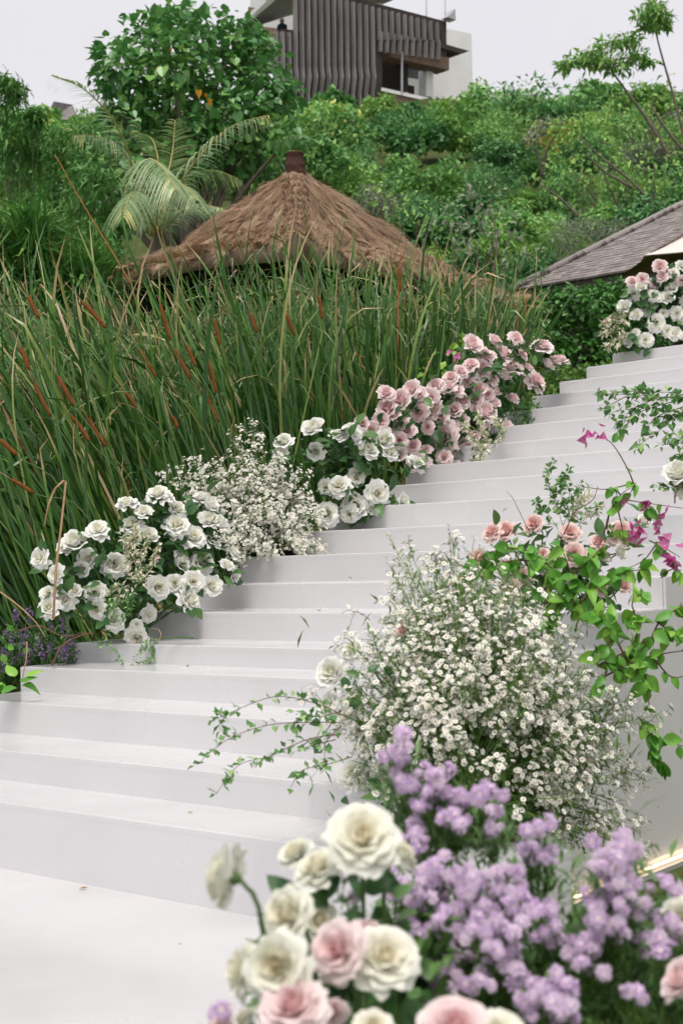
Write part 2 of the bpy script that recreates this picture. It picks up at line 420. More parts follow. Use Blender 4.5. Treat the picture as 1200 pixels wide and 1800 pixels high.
def terrain(X, Y):
    X = np.asarray(X, float); Y = np.asarray(Y, float)
    left = np.clip((Y - 3.06) * 0.35, -0.2, 2.3)
    wl = sstep(-5.2, -5.45, X)
    near = -0.2 * (1 - wl) + left * wl
    top = sstep(9.85, 10.15, Y)
    z = near * (1 - top) + 2.4 * top
    D = -math.sin(YAW) * X + math.cos(YAW) * Y
    L = math.cos(YAW) * X + math.sin(YAW) * Y
    h = np.clip(D - 20, 0, 58) * 0.41
    return z + h + 0.25 * np.sin(L * .5 + D * .23) * np.clip((D - 20) / 6, 0, 1)

xs = np.concatenate([np.linspace(-120, -12, 55), np.linspace(-11.6, 0, 60)[:-1], np.linspace(0, 90, 46)])
ys = np.concatenate([np.linspace(-12, 2, 10), np.linspace(2.2, 11, 60), np.linspace(11.6, 130, 80)])
gx, gy = np.meshgrid(xs, ys)
gv = np.stack([gx, gy, terrain(gx, gy)], axis=2).reshape(-1, 3)
nx = len(xs); ii = (np.arange(len(ys) - 1)[:, None] * nx + np.arange(nx - 1)[None]).ravel()
gf = np.stack([ii, ii + 1, ii + nx + 1, ii + nx], axis=1)
ground = part('ground', gv, gf, M['soil'])
tag(ground, 'grassy ground rising into the hillside behind the pavilions', kind='structure')

# ------------------------------------------------------------------ staircase
SY = np.array([4.37, 4.822, 5.341, 5.827, 6.284, 6.841, 7.391, 7.926, 8.46, 8.995, 9.529, 10.064, 10.599, 11.132, 11.666, 12.201, 12.736, 13.297, 13.868, 14.40]) * S
SZ = np.array([0.334, 0.499, 0.689, 0.853, 0.979, 1.161, 1.339, 1.532, 1.72, 1.913, 2.107, 2.295, 2.481, 2.682, 2.879, 3.07, 3.258, 3.46, 3.657]) * S
XL, XR, X1 = -7.672 * S, -3.83 * S, -2.06
GZ = -0.2

def bevel_box(x0, x1, y0, y1, z0, z1, r=0.003, wob=0.0):
    """box with its upper front edge eased, the front edge very slightly wavy"""
    n = 24
    xsn = np.linspace(x0, x1, n)
    w = wob * np.cumsum(rng.normal(size=n)) / 3
    w -= w.mean()
    prof = [(y0, z0), (y0, z1 - r), (y0 + r * .3, z1 - r * .3), (y0 + r, z1), (y1, z1), (y1, z0)]
    V = []
    for x, dw in zip(xsn, w):
        for (y, z) in prof: V.append((x, y, z + (dw if z > z0 + 1e-6 else 0)))
    k = len(prof); f = []
    for i in range(n - 1):
        for j in range(k):
            f.append((i * k + j, (i + 1) * k + j, (i + 1) * k + (j + 1) % k, i * k + (j + 1) % k))
    caps = np.array([[j for j in range(k)][::-1], [(n - 1) * k + j for j in range(k)]])
    return np.array(V), [np.array(f)[:, ::-1], caps[:, ::-1]]

stairs = tag(empty('staircase', ((XL + XR) / 2, SY[0], 0)), 'long flight of glossy white painted steps climbing the slope', 'staircase')
for k in range(19):
    st = empty('step'); st.parent = stairs
    xr = X1 if k == 0 else XR
    zb = 0.0 if k == 0 else SZ[k - 1]
    V, Fs = bevel_box(XL, xr, SY[k] - .0006, SY[k + 1] + .012, SZ[k] - .02, SZ[k], .004, .0012)
    V = V - world_loc(stairs)
    link('tread', mk_mesh('tread', V, Fs, M['white'], None, False), st)
    V, f = box(XL + .002, xr - .002, SY[k], SY[k] + .018, zb - .015, SZ[k] - .0195)
    link('riser', mk_mesh('riser', V - world_loc(stairs), f, M['white'], None, False), st)
def side_panel(x0, x1, k0):
    V = []; f = []
    n = 19 - k0
    for k in range(k0, 19):
        for x in (x0, x1):
            b = GZ - .1
            V += [(x, SY[k], b), (x, SY[k + 1], b), (x, SY[k + 1], SZ[k] - .004), (x, SY[k], SZ[k] - .004)]
    for k in range(n):
        a = k * 8
        f += [(a, a + 1, a + 2, a + 3), (a + 7, a + 6, a + 5, a + 4), (a + 3, a + 2, a + 6, a + 7), (a, a + 3, a + 7, a + 4)]
    return np.array(V), np.array(f)
for (x0, x1, k0) in ((XR + .0005, XR + .012, 1), (XL - .012, XL - .0005, 0)):
    V, f = side_panel(x0, x1, k0); part('side_panel', V, f, M['white'], stairs, smooth=False)
# the wider bottom platform's end and back
V, f = box(XR + .013, X1 - .001, SY[0] + .02, SY[1] + .011, GZ - .1, SZ[0] - .021); part('platform_base', V, f, M['white'], stairs, smooth=False)

landing = part('stage_floor', *box(-9.5, -1.95, 0.25, SY[0] + .01, -0.03, 0.0), M['white'], smooth=False)
tag(landing, 'glossy white floor in front of the bottom step', kind='structure')
base = part('stage_floor_base', *box(-9.5, -1.97, 0.27, SY[0] - .02, -0.5, -0.031), M['white'], smooth=False)
base.parent = landing

led = empty('light_strip', (XR + .03, 4.5, GZ + .02))
V, f = tube(np.array([[XR + .035, y, GZ + .035] for y in np.linspace(3.85, 7.5, 20)]), .005, 8); part('glowing_tube', V, f, M['led'], led)
V, f = box(XR + .016, XR + .05, 3.85, 7.5, GZ - .02, GZ + .018); part('mounting_channel', V, f, M['metal'], led, smooth=False)
tag(led, 'glowing warm light strip along the foot of the white side wall', 'light strip')


# ------------------------------------------------------------------ leaf templates (length along +y, face +z)
def leaf_t(w=.5, fold=.12, droop=.12):
    V = np.array([[0, 0, 0], [w * .5, .42, fold], [0, .45, 0], [-w * .5, .42, fold], [0, 1, -droop]], float)
    Fc = np.array([[0, 1, 2], [1, 4, 2], [4, 3, 2], [3, 0, 2]])
    return V, Fc
LEAF = leaf_t()
LEAF_N = leaf_t(.22, .04, .2)
LEAF_R = leaf_t(.75, .08, .08)
def heart_t():
    pts = [(0, 0.10), (.22, -.05), (.46, .12), (.48, .42), (.26, .78), (0, 1.05), (-.26, .78), (-.48, .42), (-.46, .12), (-.22, -.05)]
    V = [(0, .42, -.04)] + [(x, y, .09 * abs(x) * 2 - .12 * max(0, y - .5)) for x, y in pts]
    Fc = [(0, 1 + (i + 1) % 10, 1 + i) for i in range(10)]
    return np.array(V, float), np.array(Fc)[:, ::-1]
HEART = heart_t()

def lobe_leaves(c, rad, n, size, tmpl=LEAF, shell=.55, droop=.35, upness=.7, var=.35):
    """leaves through the outer part of an ellipsoid, faces turned up and out"""
    d = rvec(n); r = shell + (1.06 - shell) * rng.random(n) ** .6
    loc = np.asarray(c) + d * np.asarray(rad) * r[:, None]
    dirv = unit(d * .8 + rvec(n) * .8 + np.array([0, 0, -droop]))
    up = unit(d * .6 + np.array([0, 0, upness]) + rvec(n) * .45)
    R = orient(dirv, None, up)
    s = size * (1 + var * rng.normal(size=n)).clip(.45, 1.8)
    return tmpl[0], tmpl[1], R, s, loc

def limbs(mb, base, tips, r0, r1=.012, bend=.25, sides=6):
    for t in tips:
        base = np.asarray(base, float); t = np.asarray(t, float)
        mid = base + (t - base) * .5 + rvec(1)[0] * np.linalg.norm(t - base) * bend * .35 + np.array([0, 0, .05 * np.linalg.norm(t - base)])
        c = curve([base, mid, t], 9)
        mb.add(*tube(c, np.linspace(r0, r1, 9), sides))

def tree(name, label, base, lobes, n_per, size, mat, tmpl=LEAF, trunk_r=.1, group=None, cat='tree', a_shift=None, branch_from=.35, **kw):
    base = np.asarray(base, float)
    t = tag(empty(name, base), label, cat, group)
    tr = MB()
    cs = np.array([l[0] for l in lobes]); top = cs.mean(0)
    fork = base + (top - base) * branch_from
    tr.add(*tube(curve([base - [0, 0, .3], base + (fork - base) * .5 + rvec(1)[0] * .06, fork], 8), np.linspace(trunk_r, trunk_r * .75, 8), 7))
    limbs(tr, fork, cs, trunk_r * .6, trunk_r * .12)
    tr.build('trunk', M['bark'], t)
    mb = MB()
    for (c, rad) in lobes:
        n = int(n_per * (np.prod(rad) ** (2 / 3)))
        sh = rng.random() * .35 if a_shift is None else a_shift
        v, f, a = scatter(*lobe_leaves(c, rad, max(n, 20), size, tmpl, **kw))
        mb.add(v, f, np.clip(a * .7 + sh, 0, 1))
    mb.build('crown', mat, t, smooth=False)
    return t

def lobes_px(spec, D, jd=.6):
    """crown lobes given as (px, py, radius in px) at depth D"""
    out = []
    for s_ in spec:
        x, y, r = s_[:3]; d = D + (s_[3] if len(s_) > 3 else rng.uniform(-jd, jd))
        rr = r * d / F
        out.append((P1(x, y, d), np.array([rr, rr, rr * .85])))
    return out

def gpt(px, D):
    """ground point in image column px, D metres ahead"""
    p = P1(px, 900, D); return np.array([p[0], p[1], float(terrain(p[0], p[1]))])

# ------------------------------------------------------------------ hillside: a mass of shrubs nobody could count
mbs = MB(); mbf = MB(); mbg_ = MB()
def hill_shrubs(rows, mb_list):
    for D, py_c, gap, r_px, x0, x1, size, skip in rows:
        x = x0
        while x < x1:
            xx = x + rng.uniform(-.3, .3) * gap
            yy = py_c + rng.uniform(-20, 20); D0 = D; D_ = D + rng.uniform(-1.5, 1.5)
            if not skip(xx, yy):
                mb = mb_list[rng.choice(3, p=[.6, .3, .1])]; nar = rng.random() < .35; szf = rng.uniform(.75, 1.25)
                rr = r_px * rng.uniform(.7, 1.35)
                tone = rng.uniform(-.2, .45)
                for q in range(rng.integers(17, 24)):
                    a = rng.uniform(-.15, math.pi + .15); w = rng.random() ** .6 * .95
                    c = P1(xx + rr * w * math.cos(a), yy - rr * .8 * w * math.sin(a), D_ + rng.uniform(-.5, .5) * rr * D / F)
                    rad = rr * rng.uniform(.17, .33) * D / F
                    n = int(rng.uniform(90, 140))
                    v, f, aa = scatter(*lobe_leaves(c, np.array([rad, rad, rad * .8]), n, size * szf, LEAF_N if nar else (LEAF_R if mb is mbs else LEAF), shell=.45))
                    mb.add(v, f, np.clip(aa * .62 + tone, 0, .985 if rng.random() < .9 else 1))
            x += gap
no = lambda x, y: False
inb = lambda x, y: 470 < x < 800 and y < 178
rows = [
    (66, 212, 62, 42, 540, 800, .22, no),
    (65, 196, 70, 52, 780, 1270, .22, no),
    (57, 245, 70, 46, -60, 200, .20, no),
    (57, 238, 78, 62, 500, 1280, .19, no),
    (50, 272, 80, 66, 470, 1280, .17, no),
    (43, 312, 84, 68, 450, 1280, .15, no),
    (37, 352, 86, 68, 580, 1280, .135, no),
    (31.5, 396, 86, 66, 660, 1260, .12, no),
    (28, 434, 80, 62, 740, 1240, .11, no),
    (26, 472, 76, 54, 780, 1000, .10, no),
    (24.8, 500, 66, 48, 800, 950, .095, no),
    (50, 255, 74, 60, -60, 200, .18, no),
    (40, 300, 74, 60, -60, 180, .15, no),
    (34, 305, 74, 60, 380, 540, .13, no),
    (30, 350, 70, 58, 140, 470, .12, no),
    (29, 400, 70, 58, 100, 380, .12, no),
]
hill_shrubs(rows, [mbs, mbf, mbg_])
sh = mbs.build('hillside_shrubbery', M['hill'], smooth=False)
tag(sh, 'dense mass of green shrubs covering the hillside below the slatted building', 'shrubbery', kind='stuff')
sh2 = mbf.build('hillside_foliage', M['fresh'], smooth=False)
tag(sh2, 'brighter green leafy shrubs mixed through the hillside growth', 'foliage', kind='stuff')

sh3 = mbg_.build('hillside_undergrowth', M['silver'], smooth=False)
tag(sh3, 'paler grey green shrubs scattered through the hillside growth', 'undergrowth', kind='stuff')

# ------------------------------------------------------------------ trees one can tell apart
big = [(330, 60, 62), (265, 70, 62), (400, 75, 60), (215, 110, 55), (300, 120, 75), (380, 130, 75), (450, 110, 55), (470, 160, 55),
       (235, 170, 65), (310, 190, 75), (400, 200, 70), (500, 165, 36), (270, 235, 60), (345, 250, 65), (440, 225, 60), (190, 130, 32), (185, 95, 25),
       (300, 30, 34), (420, 60, 45), (160, 300, 50), (200, 340, 55), (480, 300, 50), (510, 240, 40), (225, 215, 50), (360, 290, 55), (250, 290, 50), (425, 275, 50), (450, 80, 38), (340, 35, 30)]
t = tree('broadleaf_tree', 'tall tree with large heart-shaped leaves and a few orange ones', gpt(330, 25), lobes_px(big, 25, .9), 800, .118, M['bigleaf'], HEART, .12, shell=.2, droop=.5, upness=.9)
mb = MB()
for (x, y) in ((350, 166), (372, 182), (362, 172), (300, 92), (276, 126)):
    s_ = (.135 if y != 172 else .08) if y > 150 else .08
    R = orient([unit(-UP + rvec(1)[0] * .4)], None, -FW + UP * .3 + rvec(1)[0] * .3)
    v, f, a = scatter(HEART[0] * np.array([rng.uniform(.55, .9), 1, 2.5]), HEART[1], R, np.array([s_]), [P1(x, y - 8, 23.6)]); o = part('dead_leaf', v, f, M['orangeleaf'], t, {'rnd': a}, smooth=False)

# small-leaved trees of the hillside, each with its own place
def simple_tree(name, label, spec, D, n, size, mat, basepx=None, tmpl=LEAF, group=None, **kw):
    cx = np.mean([s_[0] for s_ in spec]) if basepx is None else basepx
    return tree(name, label, gpt(cx, D), lobes_px(spec, D), int(n * 1.6), size * .78, mat, tmpl, .05 if kw.get('cat') == 'shrub' else .08, group, **kw)
simple_tree('round_tree', 'dark rounded tree on the skyline beside the pale building wall', [(842, 185, 30), (870, 175, 30), (900, 170, 26), (930, 162, 34), (960, 175, 36), (895, 200, 36), (940, 205, 40)], 62, 95, .32, M['hill'], a_shift=0)
simple_tree('skyline_tree', 'leafy tree on the skyline between the pale wall and slender trees', [(1000, 172, 26), (1028, 168, 30), (1060, 180, 26), (1040, 195, 34), (1010, 205, 30)], 60, 95, .30, M['hill'], a_shift=.05)
simple_tree('yellowing_tree', 'tree with yellow turning leaves on the hillside', [(945, 235, 26), (975, 245, 26), (960, 262, 24), (985, 225, 20)], 42, 150, .16, M['yellowleaf'])
simple_tree('silvery_shrub', 'grey green shrub above the thatched roof ridge', [(820, 370, 40), (860, 350, 36), (880, 400, 42), (840, 420, 40), (790, 395, 34), (900, 440, 32)], 23.5, 230, .15, M['silver'], cat='shrub')
simple_tree('silvery_shrub', 'lower grey green shrub beside the shingled roof corner', [(900, 465, 30), (935, 455, 26), (870, 475, 26)], 25.5, 240, .12, M['silver'], cat='shrub')
simple_tree('spreading_tree', 'bright green spreading tree above the shingled roof', [(1000, 300, 44), (1050, 285, 48), (1100, 300, 50), (1150, 290, 50), (1190, 310, 44), (1030, 345, 40), (1090, 350, 46), (1150, 345, 46), (980, 350, 36), (1010, 390, 38), (1060, 395, 36), (1120, 385, 30)], 33, 190, .155, M['fresh'], basepx=1140, branch_from=.25)
simple_tree('spreading_tree', 'higher bright green tree on the slope beside slender trunks', [(1080, 215, 40), (1130, 225, 44), (1170, 200, 40), (1195, 160, 36), (1180, 250, 46), (1040, 245, 40), (1110, 255, 40), (1150, 165, 30), (1215, 205, 36)], 44, 140, .20, M['fresh'], basepx=1150)
simple_tree('bamboo_shrub', 'feathery light green shrub between the broadleaf tree and thatch', [(500, 215, 38), (520, 245, 40), (485, 265, 38), (530, 280, 34), (470, 310, 36), (505, 195, 24), (440, 330, 34)], 27, 420, .13, M['fresh'], tmpl=LEAF_N, cat='shrub', a_shift=.3)
simple_tree('leafy_shrub', 'round bright shrub close above the thatched roof slope', [(690, 345, 34), (730, 360, 34), (660, 335, 26), (760, 380, 30), (700, 380, 32)], 24, 260, .12, M['fresh'], cat='shrub')
simple_tree('leafy_shrub', 'yellow green shrub between the thatch and the shingled roof', [(820, 465, 26), (850, 485, 24), (880, 500, 26), (925, 495, 18), (900, 480, 20)], 25.6, 330, .12, M['ground_leaf'], cat='shrub')

# slender trees at the upper right, with flat layered crowns
def slender(label, trunk_px, crown, D, r):
    pts = [P1(x, y, D) for x, y in trunk_px]
    base = gpt(trunk_px[0][0], D)
    t = tag(empty('slender_tree', base), label, 'tree', None)
    mb = MB(); c = curve(pts, 16); mb.add(*tube(c, np.linspace(r, r * .35, 16), 6))
    cs = [P1(x, y, D + rng.uniform(-.5, .5)) for x, y, _w in crown]
    limbs(mb, c[-1], cs, r * .35, .01, .15)
    mb.build('trunk', M['bark'], t)
    mb = MB()
    for (x, y, w), q in zip(crown, cs):
        rad = w * D / F
        for j in range(6):
            v, f, a = scatter(*lobe_leaves(q + np.array([rng.uniform(-.5, .5), rng.uniform(-.5, .5), rng.uniform(-.2, .2)]) * rad * 1.3, np.array([rad * .8, rad * .8, rad * .2]), 20, .2, LEAF_N if j % 2 else LEAF, shell=.1, droop=.5)); mb.add(v, f, a * .8)
    mb.build('crown', M['fresh'], t, smooth=False)
slender('slender leaning tree with a wide flat crown against the sky', [(1185, 290), (1140, 215), (1100, 160), (1072, 122)], [(1010, 108, 26), (1040, 88, 26), (1075, 75, 26), (1100, 70, 20), (1115, 100, 26), (1060, 105, 28), (1090, 115, 22), (1030, 110, 22), (1130, 105, 14), (995, 112, 14)], 40, .06)
slender('taller thin tree with a small tuft crown at the frame edge', [(1205, 255), (1180, 160), (1160, 90), (1148, 42)], [(1145, 20, 22), (1130, 28, 18), (1160, 28, 18), (1148, 8, 16), (1140, 45, 14), (1160, 45, 10)], 40, .045)
# bare leaning limbs that show through the greenery on the right
for pts, lab in (([(1160, 375), (1110, 320), (1060, 280), (1015, 240)], 'bare grey branch leaning up through the tree above the shingled roof'),
                 ([(1110, 330), (1060, 300), (1030, 270)], 'short bare branch crossing the greenery above the shingled roof'),
                 ([(1020, 385), (985, 350), (950, 325)], 'thin bare branch leaning over the grey green shrub'),
                 ([(1200, 265), (1165, 220), (1140, 180)], 'pale bare trunk leaning beside the slender trees')):
    w = curve([P1(x, y, 30.5) for x, y in pts], 12)
    o = part('bare_branch', w, np.zeros((0, 3)), None) if False else None
    V, f = tube(w, np.linspace(.035, .015, 12), 6)
    o = part('bare_branch', V, f, M['bark']); tag(o, lab, 'branch', 'bare branches on the hillside')

# bamboo at the left
def bamboo(label, spec, D, n, seed_px):
    base = gpt(seed_px, D); t = tag(empty('bamboo_clump', base), label, 'bamboo', 'bamboo along the slope')
    mb = MB(); lv = MB()
    for (x, y, r) in spec:
        tip = P1(x, y, D + rng.uniform(-.6, .6)); b = base + np.array([rng.uniform(-.7, .7), rng.uniform(-.5, .5), 0])
        mid = b + (tip - b) * .55 + np.array([0, 0, .25])
        c = curve([b, mid, tip], 14); mb.add(*tube(c, np.linspace(.022, .006, 14), 5))
        rad = r * D / F
        k = int(n * rng.uniform(.8, 1.2)); tt = rng.random(k)
        cc = tip + rvec(k) * rad * (rng.random((k, 1)) ** .5) * np.array([1, 1, .9])
        dirv = unit(rvec(k) * .8 + np.array([0, 0, -.45]) - RT * .25)
        R = orient(dirv, rng.normal(size=k) * .5)
        v, f, a = scatter(LEAF_N[0], LEAF_N[1], R, .2 * rng.uniform(.6, 1.25, k), cc); lv.add(v, f, np.clip(a * .75 + rng.uniform(0, .25), 0, 1))
    mb.build('canes', M['stem'], t, kind='stuff'); lv.build('leaves', M['bamboo'], t, smooth=False, kind='stuff')
bamboo('tall feathery bamboo at the edge under the grey sky', [(5, 190, 42), (35, 225, 42), (75, 250, 40), (15, 260, 50), (60, 290, 50), (110, 265, 40), (130, 300, 44), (10, 335, 50), (95, 340, 50), (30, 160, 24), (60, 205, 22), (150, 245, 36), (10, 145, 20)], 26, 330, 60)
bamboo('lower bamboo thicket behind the reeds beside the palm', [(30, 400, 50), (90, 400, 52), (150, 370, 50), (160, 420, 50), (60, 460, 50), (10, 470, 48), (130, 470, 46), (190, 450, 42), (170, 320, 44), (205, 390, 40), (5, 380, 40)], 21, 330, 80)
mbg = MB()
for (x, y, r) in [(20, 430, 40), (60, 400, 34), (20, 480, 40), (70, 450, 36), (110, 490, 36), (160, 480, 30)]:
    for j in range(2):
        k = 160; d0 = unit(rvec(k) * .8 + np.array([0, 0, .5])); cc = P1(x, y + 25, 15.5) + rvec(k) * .16
        v, f, a = scatter(*leaf_t(.07, .01, .35), orient(d0), .55 * rng.uniform(.6, 1.3, k), cc); mbg.add(v, f, a)
o = mbg.build('tufted_grass', M['bamboo'], smooth=False); tag(o, 'tufts of long dark grass behind the reeds under the bamboo', 'grass', kind='stuff')

# ------------------------------------------------------------------ coconut palm
def frond(parent, pts, D, length_px, mat, sag=.55, n=46, twist=0.0):
    w = [P1(x, y, D + dz) for (x, y, dz) in pts]; c = curve(w, n)
    V, f = tube(c, np.linspace(.022, .006, n), 5)
    fr = part('frond', V, f, M['rachis'], parent)
    tan = unit(np.gradient(c, axis=0)); mb = MB()
    L = length_px * D / F
    for side in (-1, 1):
        for i in range(3, n):
            for h in range(1 if i % 3 else 2):
                u = (i + h * .5) / n
                p = c[i] if h == 0 or i == n - 1 else (c[i] + c[i + 1]) / 2
                tt = tan[i]
                outv = np.cross(tt, np.array([0, 0, 1.0])); outv = unit(outv) * side
                if twist: outv = unit(outv * math.cos(twist) + np.cross(tt, outv) * math.sin(twist))
                ln = L * (math.sin(math.pi * min(1, .12 + .86 * u)) ** .6) * rng.uniform(.85, 1.1)
                d = unit(outv + tt * .75 + rvec(1)[0] * .08)
                k = 6; s = np.linspace(0, 1, k)[:, None]
                ctr = p + d * ln * s + np.array([0, 0, -1]) * sag * ln * s ** 1.9
                wd = .0125 * (1 - np.abs(s * 1.6 - .5).clip(0, 1) * .55) * (1 - s ** 4 * .9)
                nrm = unit(np.cross(d, np.array([0, 0, 1.0])))
                up = unit(np.cross(nrm, d)); wv = unit(nrm * .75 + up * .55 * side)
                V = np.concatenate([ctr - wv * wd, ctr + wv * wd]); q = np.arange(k - 1)
                f = np.stack([q, q + 1, q + 1 + k, q + k], 1)
                mb.add(V, f, np.clip(rng.uniform(.15, .9) + (.25 if u > .85 else 0), 0, 1))
    V, Fs = mb.get(); o = link('leaflets', mk_mesh('leaflets', V - world_loc(parent), Fs, mat, mb.attr(), False), fr); o['kind'] = 'stuff'
    return fr
pb = gpt(272, 20)
palm = tag(empty('coconut_palm', pb), 'young coconut palm with arching pale fronds behind the thatched roof', 'palm')
mbp = MB(); mbp.add(*tube(curve([pb - [0, 0, .2], P1(274, 470, 20), P1(275, 412, 20)], 8), np.linspace(.11, .06, 8), 8)); mbp.build('trunk', M['bark'], palm)
for pts, lp, sg, tw in (
    ([(268, 415, 0), (240, 310, -.3), (205, 220, -.7), (150, 158, -1.1), (95, 134, -1.3)], 66, .5, 0),
    ([(278, 412, 0), (310, 335, -.5), (355, 270, -.9), (410, 222, -1.2), (470, 203, -1.4)], 78, .95, 0),
    ([(275, 410, 0), (290, 330, .3), (303, 270, .6), (308, 212, .8)], 62, .35, 0),
    ([(272, 412, 0), (262, 330, -.8), (262, 280, -1.3), (290, 300, -2.0), (308, 330, -2.3)], 66, 1.0, 0),
    ([(270, 412, 0), (250, 330, -.3), (215, 265, -.5), (170, 240, -.8), (130, 238, -1)], 52, 1.0, 0),
    ([(280, 415, 0), (310, 380, -.4), (345, 360, -.9), (390, 366, -1.2)], 44, .6, 0),
    ([(278, 412, 0), (300, 340, .2), (330, 310, .4), (375, 300, .5), (420, 315, .5)], 52, .9, 0),
    ([(272, 415, 0), (285, 345, -1.0), (320, 325, -1.6), (345, 350, -2.0)], 60, 1.0, 0),
    ([(274, 412, 0), (255, 350, -1.0), (232, 340, -1.6), (218, 380, -2.0)], 55, 1.0, 0),
    ([(274, 412, 0), (282, 320, .5), (270, 250, .8), (240, 230, 1.0)], 50, .6, 0)):
    frond(palm, pts, 20, lp, M['palm'], sg, 36, tw)

# ------------------------------------------------------------------ thatched pavilion
N_, L_, R_ = P1(520, 432, 14.6), P1(158, 495, 16.2), P1(932, 548, 18.6)
ze = np.mean([N_[2], L_[2], R_[2]])
for q in (N_, L_, R_): q[2] = ze
B_ = L_ + R_ - N_
A_ = P1(519, 292, 17.2)
hut = tag(empty('thatched_pavilion', [A_[0], A_[1], float(terrain(A_[0], A_[1]))]), 'open pavilion with a brown thatched pyramid roof rising above the reeds', 'pavilion')
corners = [L_, N_, R_, B_]
def roof_pt(e, s):
    """point on the thatch: s = 0 at the apex, 1 at the eave; slightly hollow slope"""
    p = A_ + (e - A_) * s
    p = p + np.array([0, 0, -.24 * math.sin(math.pi * s ** 1.25)])
    return p
mb = MB(); ns, ne = 22, 26
ring = []
for k in range(4):
    a, b = corners[k], corners[(k + 1) % 4]
    for j in range(ne):
        u = j / ne; e = a + (b - a) * u
        ctr = (L_ + R_) / 2
        e = e + unit(ctr - e) * .12 * math.sin(math.pi * u) * (1 if k != 0 else .6)
        e = e + np.array([0, 0, .10 * math.sin(math.pi * u)])
        ring.append(e)
ring = np.array(ring); nr = len(ring)
GV = []
for i in range(ns + 1):
    s = i / ns
    for j, e in enumerate(ring):
        p = roof_pt(e, .045 + .955 * s)
        hipd = min(abs((j % ne) / ne), 1 - (j % ne) / ne)
        p = p + np.array([0, 0, (.13 * math.exp(-(hipd / .05) ** 2) * min(1, s * 4)) + .05 * math.sin(j * 1.7 + i * .9) * s + rng.normal() * .018])
        GV.append(p)
GV = np.array(GV).reshape(ns + 1, nr, 3)
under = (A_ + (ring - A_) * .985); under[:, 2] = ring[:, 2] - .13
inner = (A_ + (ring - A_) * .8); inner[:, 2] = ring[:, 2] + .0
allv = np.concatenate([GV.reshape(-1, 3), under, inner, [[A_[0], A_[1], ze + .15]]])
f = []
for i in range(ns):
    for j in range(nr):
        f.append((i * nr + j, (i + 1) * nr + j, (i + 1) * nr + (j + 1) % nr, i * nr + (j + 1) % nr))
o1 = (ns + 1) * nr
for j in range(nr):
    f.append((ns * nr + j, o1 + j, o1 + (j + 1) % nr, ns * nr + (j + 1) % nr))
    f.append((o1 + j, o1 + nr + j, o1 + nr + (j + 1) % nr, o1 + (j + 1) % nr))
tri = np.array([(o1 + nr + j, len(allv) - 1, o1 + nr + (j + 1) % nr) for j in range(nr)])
roof = part('roof', allv, [np.array(f), tri], [M['thatchbase'], M['dark']], hut, mi=[0] * (ns * nr) + [0, 1] * nr + [1] * nr)  # underside faces near-black: the shade below the eaves is put into the colour
# straw lying down the slope
ns_ = 42000
jj = rng.random(ns_) * nr * 0.75; s0 = rng.random(ns_) ** .6 * .97 + .03
j0 = jj.astype(int) % nr; fr = (jj % 1)[:, None]; j1 = (j0 + 1) % nr
i0 = np.minimum((s0 * ns).astype(int), ns - 1)
p = GV[i0, j0] * (1 - fr) + GV[i0, j1] * fr; pn = GV[i0 + 1, j0] * (1 - fr) + GV[i0 + 1, j1] * fr
u = (s0 * ns - i0)[:, None]
down = unit(pn - p); p = p + (pn - p) * u
side = unit(GV[i0, j1] - GV[i0, j0]); nrm = unit(np.cross(side, down)); nrm = np.where(nrm[:, 2:3] < 0, -nrm, nrm)
dv = unit(down + side * rng.normal(size=(ns_, 1)) * .18 + nrm * rng.uniform(.0, .05, (ns_, 1)))
straw_t = (np.array([[-.5, 0, 0], [.5, 0, 0], [.35, .55, .012], [-.35, .55, .012], [0, 1, -.02]]), [np.array([[0, 1, 2, 3]]), np.array([[3, 2, 4]])])
R = orient(dv, None, nrm)
sc = np.stack([rng.uniform(.003, .0075, ns_), rng.uniform(.10, .30, ns_), np.ones(ns_)], 1)
patch = .5 + .5 * np.sin(jj * .55 + s0 * 9) * np.sin(jj * .23 - s0 * 14 + 1)
v, Fs, a = scatter(straw_t[0], straw_t[1], R, sc, p + nrm * .012, np.clip(patch * .55 + rng.random(ns_) * .5 - .05, 0, 1))
o = link('straw', mk_mesh('straw', v - world_loc(hut), Fs, M['thatch'], {'rnd': a}, False), roof); o['kind'] = 'stuff'
# knotted hip towards the viewer
for k in range(13):
    s = .10 + k * .062
    q = roof_pt(N_, .045 + .955 * s) + np.array([0, 0, .04])
    V = rvec(60)
    ico = V * np.array([.15, .15, .07]) * rng.uniform(.85, 1.2)
    w = q + unit(N_ - A_) * 0
    n = 70; d = rvec(n); d[:, 2] = np.abs(d[:, 2]); loc = w + d * np.array([.14, .14, .06])
    v, Fs, a = scatter(straw_t[0], straw_t[1], orient(unit(unit(N_ - A_) + rvec(n) * .35 + np.array([0, 0, -.15])), None, d), np.stack([np.full(n, .014), rng.uniform(.12, .2, n), np.ones(n)], 1), loc, np.clip(rng.random(n) * .5 + (.1 if k % 2 else 0), 0, 1))
    o = link('hip_knot', mk_mesh('hip_knot', v - world_loc(hut), Fs, M['thatch'], {'rnd': a}, False), roof); o['kind'] = 'stuff'
